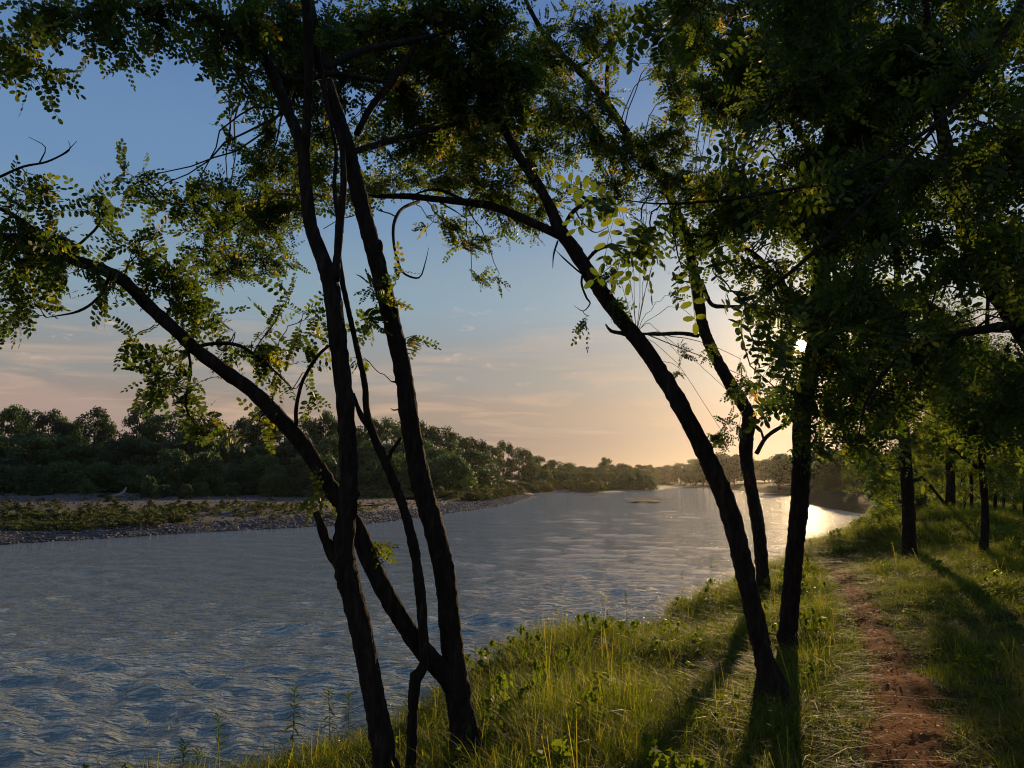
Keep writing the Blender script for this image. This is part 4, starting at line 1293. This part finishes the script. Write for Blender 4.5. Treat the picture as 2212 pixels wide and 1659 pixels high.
GRASS_COLL = hidden_collection('grass_tuft', [tuft(1, 44, .14, .38, .15, .0055, .75, .45), tuft(2, 46, .12, .36, .16, .0052, 1.0, .5), tuft(3, 38, .16, .46, .13, .006, .85, .4), tuft(4, 48, .10, .30, .16, .0052, .85, .55),
                                              tuft(5, 34, .2, .46, .12, .0055, 1.15, .62), tuft(6, 26, .2, .42, .12, .006, .6, .5, heads=2), tuft(7, 46, .08, .22, .15, .005, .6, .38), tuft(8, 46, .07, .19, .15, .005, .6, .42), broad_herb(51, .34), broad_herb(52, .24), tuft(9, 14, .3, .62, .08, .004, .35, .86, heads=4)])


def build_grass():
    g = np.random.default_rng(17)
    n = 620000
    Y = 2.4 * np.exp(g.random(n) * math.log(75 / 2.4)); X = g.uniform(-1, 1, n) * (.85 * Y + 4)
    jac = Y * (.85 * Y + 4)                                    # undo the sampling density
    dn = seg_dist(X, Y, NEAR_BANK); wet = in_poly(X, Y, RIVER)
    dens = np.interp(Y, [2, 8, 16, 30, 75], [100, 80, 46, 18, 6])
    pc = path_clear(X, Y, .95)
    patch = np.clip(.95 + wob(X, Y, [(2.2, .3), (.9, .25)]), .6, 1.5)
    inland = X > np.interp(Y, PATH[::-1, 1][np.argsort(PATH[::-1, 1])], PATH[::-1, 0][np.argsort(PATH[::-1, 1])])
    base = n / (2 * math.log(75 / 2.4))                         # samples per unit of jac-measure
    prob = dens * patch * jac / base
    keep = (~wet) & (dn > .25) & (X > -9) & (pc > -.05) & (g.random(n) < prob * (.04 + .96 * sstep(-.02, .12, pc)))
    # across the river the shingle has its own weeds
    keep &= dn < seg_dist(X, Y, LEFT_BANK)
    X, Y, pc, inland, dn = X[keep], Y[keep], pc[keep], inland[keep], dn[keep]
    m = len(X)
    Z = ground_z(X, Y)
    hs = g.uniform(.65, 1.15, m) * (.5 + .5 * sstep(-.05, .6, pc)) * np.where(inland & (pc < 2.5), .62, 1.0) * (1 + .35 * wob(X, Y, [(3, .8)]))
    tall = np.exp(-(((X - at_depth(1925, 13.5).x) / .5) ** 2 + ((Y - 13.6) / .6) ** 2))
    hs = hs * (1 + 1.1 * tall)
    hs = np.clip(hs, .25, 2.2)
    ws = g.uniform(.85, 1.2, m) * np.interp(Y, [3, 12, 40, 75], [1.0, 1.15, 2.0, 3.0])
    idx = g.choice(11, m, p=[.215, .195, .15, .19, .12, .014, .034, .03, .026, .026, 0])
    low = (pc < .3) | (inland & (pc < 1.2) & (g.random(m) < .55))
    idx = np.where(low, g.integers(6, 8, m), idx)
    rot = np.stack([g.normal(0, .12, m), g.normal(0, .12, m), g.uniform(0, 6.28, m)], -1)
    scatter('grass', 'long green grass growing all over the near bank', np.stack([X, Y, Z], -1), rot, np.stack([ws, ws, hs], -1), idx, GRASS_COLL)
    return m


N_GRASS = build_grass()

def herb(seed, squash):
    v, f, c, t = crown_patch(seed, 9, 1, 46, .085, 'bush')
    return mk_mesh('herb', v * np.array([1.0, 1.0, squash]), f, c, DRYGRASS, t)


WEED_COLL = hidden_collection('shingle_weed', [herb(31, .9), herb(32, .6), herb(33, 1.2), tuft(31, 30, .35, .9, .30, .035, .35, .4, mat=DRYGRASS), tuft(33, 24, .5, 1.1, .22, .035, .25, .3, mat=DRYGRASS)])


def build_shingle_weeds():
    g = np.random.default_rng(23)
    pts = []
    bands = [(-120, 1000, 1056, 1064, 1500, (.8, 1.7)), (-120, 800, 1096, 1137, 2100, (.25, .75)), (0, 420, 1104, 1128, 500, (.5, 1.0)), (-100, 1000, 1064, 1095, 420, (.25, .6)), (660, 1158, 1052, 1078, 2600, (.8, 1.5)), (1150, 1440, 1054, 1060, 500, (1.5, 2.5))]
    for x0, x1, y0, y1, n, sc in bands:
        for _ in range(n):
            x, y = g.uniform(x0, x1), g.uniform(y0, y1)
            p = gp(x, y, .8)
            if p.y < 10 or p.y > 700 or in_poly(np.array([p.x]), np.array([p.y]), RIVER)[0]:
                continue
            pts.append((p.x, p.y, g.uniform(*sc)))
    P = np.array(pts)
    pat = wob(P[:, 0], P[:, 1], [(30, .6), (9, .5)])
    P = P[(pat + g.normal(0, .5, len(P))) > .0]
    Z = ground_z(P[:, 0], P[:, 1])
    dl = seg_dist(P[:, 0], P[:, 1], LEFT_BANK)
    k = (Z > .1) & (dl > 3.2)
    P, Z = P[k], Z[k]
    m = len(P)
    s = P[:, 2] * np.interp(P[:, 1], [40, 150, 300], [1, 1.3, 1.8])
    scatter('shingle_weeds', 'straw and olive weeds in bands across the far shingle bar', np.stack([P[:, 0], P[:, 1], Z], -1), np.stack([np.zeros(m), np.zeros(m), g.uniform(0, 6.28, m)], -1), np.stack([s * 1.4, s * 1.4, s], -1), g.integers(0, 5, m), WEED_COLL)


build_shingle_weeds()


def stone_mesh(seed):
    g = np.random.default_rng(seed)
    t = (1 + 5 ** .5) / 2
    v = np.array([(-1, t, 0), (1, t, 0), (-1, -t, 0), (1, -t, 0), (0, -1, t), (0, 1, t), (0, -1, -t), (0, 1, -t), (t, 0, -1), (t, 0, 1), (-t, 0, -1), (-t, 0, 1)], float)
    v /= np.linalg.norm(v, axis=1)[:, None]
    f = [(0, 11, 5), (0, 5, 1), (0, 1, 7), (0, 7, 10), (0, 10, 11), (1, 5, 9), (5, 11, 4), (11, 10, 2), (10, 7, 6), (7, 1, 8), (3, 9, 4), (3, 4, 2), (3, 2, 6), (3, 6, 8), (3, 8, 9), (4, 9, 5), (2, 4, 11), (6, 2, 10), (8, 6, 7), (9, 8, 1)]
    v = v * g.uniform(.75, 1.25, (12, 1)) * np.array([1.25, .9, .55])
    return mk_mesh('stone', v, np.array(f).ravel(), np.full(20, 3), STONE, smooth=False)


def build_stones():
    g = np.random.default_rng(29)
    coll = hidden_collection('river_pebble', [stone_mesh(i) for i in range(6)])
    LB = np.array(LEFT_BANK[1:13])
    pts = []
    # cobbles along the water's edge, then thinner over the open bar
    for n, dmin, dmax, smin, smax, power in ((24000, -.5, 6, .045, .15, 1.5), (9000, 4, 90, .05, .15, 1.6)):
        seg = g.integers(0, len(LB) - 1, n * 3); w = np.linalg.norm(LB[seg + 1] - LB[seg], axis=1)
        k = g.random(len(seg)) < w / w.max(); seg = seg[k][:n]
        u = g.random(len(seg))[:, None]
        p = LB[seg] + (LB[seg + 1] - LB[seg]) * u
        t = LB[seg + 1] - LB[seg]; t /= np.linalg.norm(t, axis=1)[:, None]
        nr = np.stack([-t[:, 1], t[:, 0]], -1)
        d = dmin + (dmax - dmin) * g.random(len(seg)) ** power
        q = p + nr * d[:, None]
        s = smin + (smax - smin) * g.random(len(seg)) ** 2.2
        pts.append(np.concatenate([q, s[:, None]], 1))
    P = np.concatenate(pts)
    Z = ground_z(P[:, 0], P[:, 1])
    k = Z > -.12
    P, Z = P[k], Z[k]
    m = len(P)
    s = P[:, 2] * np.interp(P[:, 1], [40, 120, 260], [1, 1.4, 2.0])
    scatter('shingle_stones', 'grey river cobbles along the far water edge', np.stack([P[:, 0], P[:, 1], Z + s * .15], -1), np.stack([g.normal(0, .25, m), g.normal(0, .25, m), g.uniform(0, 6.28, m)], -1), np.stack([s, s, s], -1), g.integers(0, 6, m), coll)


build_stones()


def islet(x0, x1, y0, y1, name='gravel_islet'):
    a, b = gp(x0, (y0 + y1) / 2), gp(x1, (y0 + y1) / 2)
    n0, n1 = gp((x0 + x1) / 2, y1), gp((x0 + x1) / 2, y0)
    c = (a + b) / 2; rx = (b.x - a.x) / 2; ry = (n1.y - n0.y) / 2
    c.y = (n0.y + n1.y) / 2
    g = np.random.default_rng(int(x0 + y0))
    V, Fa, C = [], [], []
    nr, na = 8, 40
    jr = 1 + .18 * np.sin(np.arange(na) * .9 + g.uniform(0, 6)) + g.normal(0, .07, na)
    for i in range(nr):
        q = i / (nr - 1)
        for k in range(na):
            th = 2 * math.pi * k / na
            V.append((c.x + rx * q * jr[k] * math.cos(th), c.y + ry * q * jr[k] * math.sin(th), (.30 * (1 - q ** 2) - .05) + g.normal(0, .03)))
    for i in range(nr - 1):
        for k in range(na):
            k2 = (k + 1) % na
            Fa += [i * na + k, (i + 1) * na + k, (i + 1) * na + k2, i * na + k2]; C.append(4)
    tag(link(name, mk_mesh(name, V, Fa, C, SOIL, smooth=True)), 'low dark gravel islet breaking the river surface', kind='structure')


islet(1360, 1452, 1075.5, 1081)
islet(1350, 1428, 1084.5, 1087.5)
islet(1640, 1745, 1068.5, 1071)
islet(1745, 1880, 1088, 1092)
islet(1255, 1305, 1069, 1071)
islet(1158, 1190, 1062.5, 1065.5)
islet(1560, 1640, 1057, 1058.5)


# ------------------------------------------------------------------ leafy weeds at the water's edge
def weed_leaf_mesh():
    n = 6
    t = np.linspace(0, 1, n); w = .19 * np.sin(np.pi * np.clip(t * .93 + .05, 0, 1)) ** .8
    z = .10 * t - .42 * t * t
    V = []
    for i in range(n):
        V += [(t[i], -w[i] * .5, z[i] + .02), (t[i], 0, z[i]), (t[i], w[i] * .5, z[i] + .02)]
    Fc = []
    for i in range(n - 1):
        a = 3 * i
        Fc += [a, a + 1, a + 4, a + 3, a + 1, a + 2, a + 5, a + 4]
    return [mk_mesh('weed_leaf', V, Fc, [4] * (2 * (n - 1)), WEED, [tt] * len(V)) for tt in (.15, .5, .85)]


WLEAF = weed_leaf_mesh()


def edge_depth(x, back=.55):
    for d in np.arange(3.5, 30, .1):
        p = at_depth(x, d)
        if in_poly(np.array([p.x]), np.array([p.y]), RIVER)[0]:
            return d - back
    return 20.0


def weed_plant(x, top, label, group=None, back=.55, n_leaf=52, ll=.105):
    d = edge_depth(x, back)
    root = at_depth(x, d)
    h = max(.3, px(x, top, d).z - root.z)
    o = empty('weed_plant', root, label, 'plant', group)
    g = random.Random(int(x * 3 + top))
    mb = MB()
    lx, ly = g.uniform(-.06, .06), g.uniform(-.05, .05)
    R = spline([(0, 0, -.05, .005), (lx * .4, ly * .4, h * .5, .004), (lx, ly, h, .002)], .06)
    mb.tube(R[:, :3], R[:, 3], 5)
    link('stem', mb.mesh('stem', WEED, [.3] * mb.n), o)
    for k in range(n_leaf):
        u = .45 + .55 * (k / n_leaf) ** .5
        L = ll * (1.15 - .45 * (k / n_leaf)) * g.uniform(.8, 1.2)
        lf = link('leaf', WLEAF[g.randrange(3)], o)
        lf.location = (lx * u * u, ly * u * u, h * u)
        lf.rotation_euler = (g.uniform(-.3, .3), -(.05 + .75 * (k / n_leaf)) + g.uniform(-.25, .25), k * 2.4 + g.uniform(-.3, .3))
        lf.scale = (L, L, L)


for x, top, lab in [(627, 1492, 'tall whorled green weed over the water left of the forked tree'), (712, 1500, 'leafy weed with a bushy head close by the forked tree'), (750, 1505, 'weed with drooping leaves right against the forked tree'), (468, 1556, 'upright weed with a feathery top standing alone over the water'),
                    (378, 1620, 'low broad weed at the very edge of the grass, farthest to the left'), (412, 1632, 'short weed beside the low broad one'), (1028, 1398, 'weed poking over the water just right of the thick tree'), (1130, 1385, 'weed head in the grass edge between the thick and leaning trees'), (1310, 1322, 'pale weed halfway along the grassy edge'),
                    (1360, 1282, 'tall weed leaning out over the ripples before the leaning tree'), (1480, 1240, 'seedy weed spray on the skyline of the bank by the leaning tree'), (1545, 1208, 'thin weed at the crest of the bank left of the bent tree')]:
    weed_plant(x, top, lab, 'weeds along the water edge')


# ------------------------------------------------------------------ driftwood on the far shingle
def drift(name, label, pts, cat='driftwood', branches=(), mat=None, r=1.0):
    first = None
    rows = []
    for x, y, dz, rad in pts:
        p = gp(x, y, 1.0); z = gz(p.x, p.y)
        p = gp(x, y, z)
        rows.append((p.x, p.y, max(gz(p.x, p.y), 0) + dz, rad * r))
    o = empty(name, rows[0][:3], label, cat)
    def put(nm, rw, sides):
        C = spline(rw, .3)
        mb = MB(); mb.tube(C[:, :3], C[:, 3], sides, .1, int(pts[0][0]))
        me = mb.mesh(nm, mat or DRIFT); me.transform(Matrix.Translation(-Vector(rows[0][:3])))
        link(nm, me, o)
    put('log', rows, 8)
    for br in branches:
        i, dx, dy, dz, rad = br
        a = rows[i]
        put('branch', [(a[0], a[1], a[2], rad), (a[0] + dx * .5, a[1] + dy * .5, a[2] + dz * .6, rad * .7), (a[0] + dx, a[1] + dy, a[2] + dz, rad * .3)], 6)


drift('driftwood_log', 'pale bleached log with an upturned end lying mid-shingle', [(244, 1075, .2, .25), (256, 1073, .35, .32), (266, 1070, .8, .25), (272, 1067, 1.2, .15)], branches=[(1, 1.2, .2, -.1, .18), (2, 1.5, 0, -.5, .15)])
drift('driftwood_log', 'dark sodden log lying beside the pale bleached one', [(213, 1074, .25, .3), (228, 1073, .35, .38), (243, 1074, .25, .28)], mat=BARK)
drift('driftwood_log', 'curved pale bough arching on the shingle between two small bushes', [(332, 1070, .2, .16), (338, 1067, .9, .2), (346, 1065.5, 1.2, .18), (353, 1067, .9, .1)], branches=[(1, 1.8, 0, -.2, .12)])
drift('driftwood_log', 'long thin white stick at the edge of the cobbles', [(70, 1139, .08, .05), (84, 1138, .10, .05), (103, 1136, .16, .035)])
drift('driftwood_log', 'broken stump with pale torn wood before the far wood', [(795, 1056, .2, .4), (803, 1053, .9, .5), (812, 1050, 1.8, .25)], branches=[(1, -2.5, 0, .8, .25), (1, 1.6, .3, .5, .2)])
drift('driftwood_log', 'grey log lying flat in the weeds beyond the shingle', [(560, 1062, .3, .35), (590, 1060, .4, .3), (612, 1061, .3, .2)], branches=[(1, 1.5, .2, 1.0, .15)])
drift('driftwood_log', 'low dark log near the foot of the far willows', [(70, 1072, .15, .16), (95, 1069, .2, .2), (118, 1067, .25, .14)], mat=BARK)
drift('fallen_tree', 'uprooted bare tree stranded at the water edge with its boughs in the river', [(935, 1113, .5, .35), (900, 1117, .7, .32), (860, 1119, .6, .25), (815, 1128, .25, .15), (780, 1131, .1, .08)], 'fallen tree',
      branches=[(0, 2.5, -1.5, .6, .18), (0, 1.2, .5, 1.6, .16), (0, -.6, -1.5, 1.3, .16), (1, 2.5, -2.5, .5, .12), (1, 1.0, -1.5, .9, .1), (2, -1.5, -2.0, -.3, .1), (2, 2.5, -1.5, .1, .1), (3, -1.5, -.8, .2, .07), (3, 1.2, -1.2, -.2, .06), (0, 3.6, .2, 1.0, .1)], mat=BARK, r=.8)


# ------------------------------------------------------------------ dead leaves and bits on the path
def build_litter():
    g = np.random.default_rng(41)
    n = 1900
    i = g.integers(0, len(PATH), n)
    w = PATH[i, 3] * .62
    X = PATH[i, 0] + g.normal(0, .5, n) * w + g.normal(0, .05, n); Y = PATH[i, 1] + g.normal(0, .10, n)
    Z = ground_z(X, Y) + .034
    v = np.array([(-1, 0, 0), (0, -.42, .16), (1, 0, .22), (0, .42, .16)], float); f = np.arange(4); c = np.array([4])
    T = np.stack([g.normal(0, 1, n), g.normal(0, 1, n), g.normal(0, .3, n)], -1); T /= np.linalg.norm(T, axis=1)[:, None]
    nn = np.stack([g.normal(0, .35, n), g.normal(0, .35, n), np.ones(n)], -1)
    nn -= (nn * T).sum(1)[:, None] * T; nn /= np.linalg.norm(nn, axis=1)[:, None]
    R = np.stack([T, np.cross(nn, T), nn], -1) * g.uniform(.007, .022, n)[:, None, None]
    M = np.concatenate([R, np.stack([X, Y, Z], -1)[:, :, None]], -1)
    v_, f_, c_, t_ = instance_np([(v, f, c)], M, np.zeros(n, int), np.clip(g.normal(.45, .25, n), 0, 1))
    tag(link('leaf_litter', mk_mesh('leaf_litter', v_, f_, c_, LITTER, t_)), 'dry brown leaves and bits strewn on the footpath', kind='stuff')


build_litter()


# ------------------------------------------------------------------ evening haze over the river
def build_haze():
    m, nt, out = new_mat('evening_haze')
    v = nt.nodes.new('ShaderNodeVolumePrincipled')
    v.inputs['Color'].default_value = (1.0, .93, .84, 1)
    v.inputs['Density'].default_value = HAZE_DENSITY
    v.inputs['Anisotropy'].default_value = HAZE_ANISO
    nt.links.new(v.outputs[0], out.inputs['Volume'])
    x0, x1, y0, y1, z0, z1 = -1620, 1620, -480, 2520, -3.2, 32
    V = [(x, y, z) for z in (z0, z1) for y in (y0, y1) for x in (x0, x1)]
    me = mk_mesh('haze', V, [0, 2, 3, 1, 4, 5, 7, 6, 0, 1, 5, 4, 2, 6, 7, 3, 0, 4, 6, 2, 1, 3, 7, 5], [4] * 6, m)
    tag(link('haze', me), 'thin golden evening haze hanging over the river and the woods', kind='stuff')


HAZE_DENSITY = .000034
HAZE_ANISO = .76
build_haze()


# ------------------------------------------------------------------ labels of the many look-alike trees: counted from something one can find
MARKS = [(250, 'the gap in the far wood'), (600, 'the low arching limb'), (752, 'the forked tree'), (895, 'the thick tree'), (1160, 'the tip of the shingle'), (1308, 'the lone round tree'),
         (1525, 'the leaning trunk'), (1612, 'the bent trunk'), (1731, 'the straight trunk'), (1955, 'the stout trunk'), (2120, 'the wavy trunk')]
ORD = 'first second third fourth fifth sixth seventh eighth ninth tenth eleventh twelfth thirteenth fourteenth fifteenth sixteenth seventeenth eighteenth nineteenth twentieth'.split()


def number_labels():
    by = {}
    for o, loc in REC:
        d = loc.y * CP + (loc.z - H) * SP
        by.setdefault(o['label'], []).append((loc.x / d * F + CX, o))
    for lab, rows in by.items():
        if len(rows) < 2:
            continue
        rows.sort(key=lambda r: r[0])
        left = [r for r in rows if r[0] < MARKS[0][0]][::-1]
        for k, (x, o) in enumerate(left):
            o['label'] = '%s, %s left of %s' % (lab, ORD[k], MARKS[0][1])
        for i, (mx, mk) in enumerate(MARKS):
            nx = MARKS[i + 1][0] if i + 1 < len(MARKS) else 1e9
            for k, (x, o) in enumerate([r for r in rows if mx <= r[0] < nx]):
                o['label'] = '%s, %s right of %s' % (lab, ORD[min(k, 19)], mk)


number_labels()
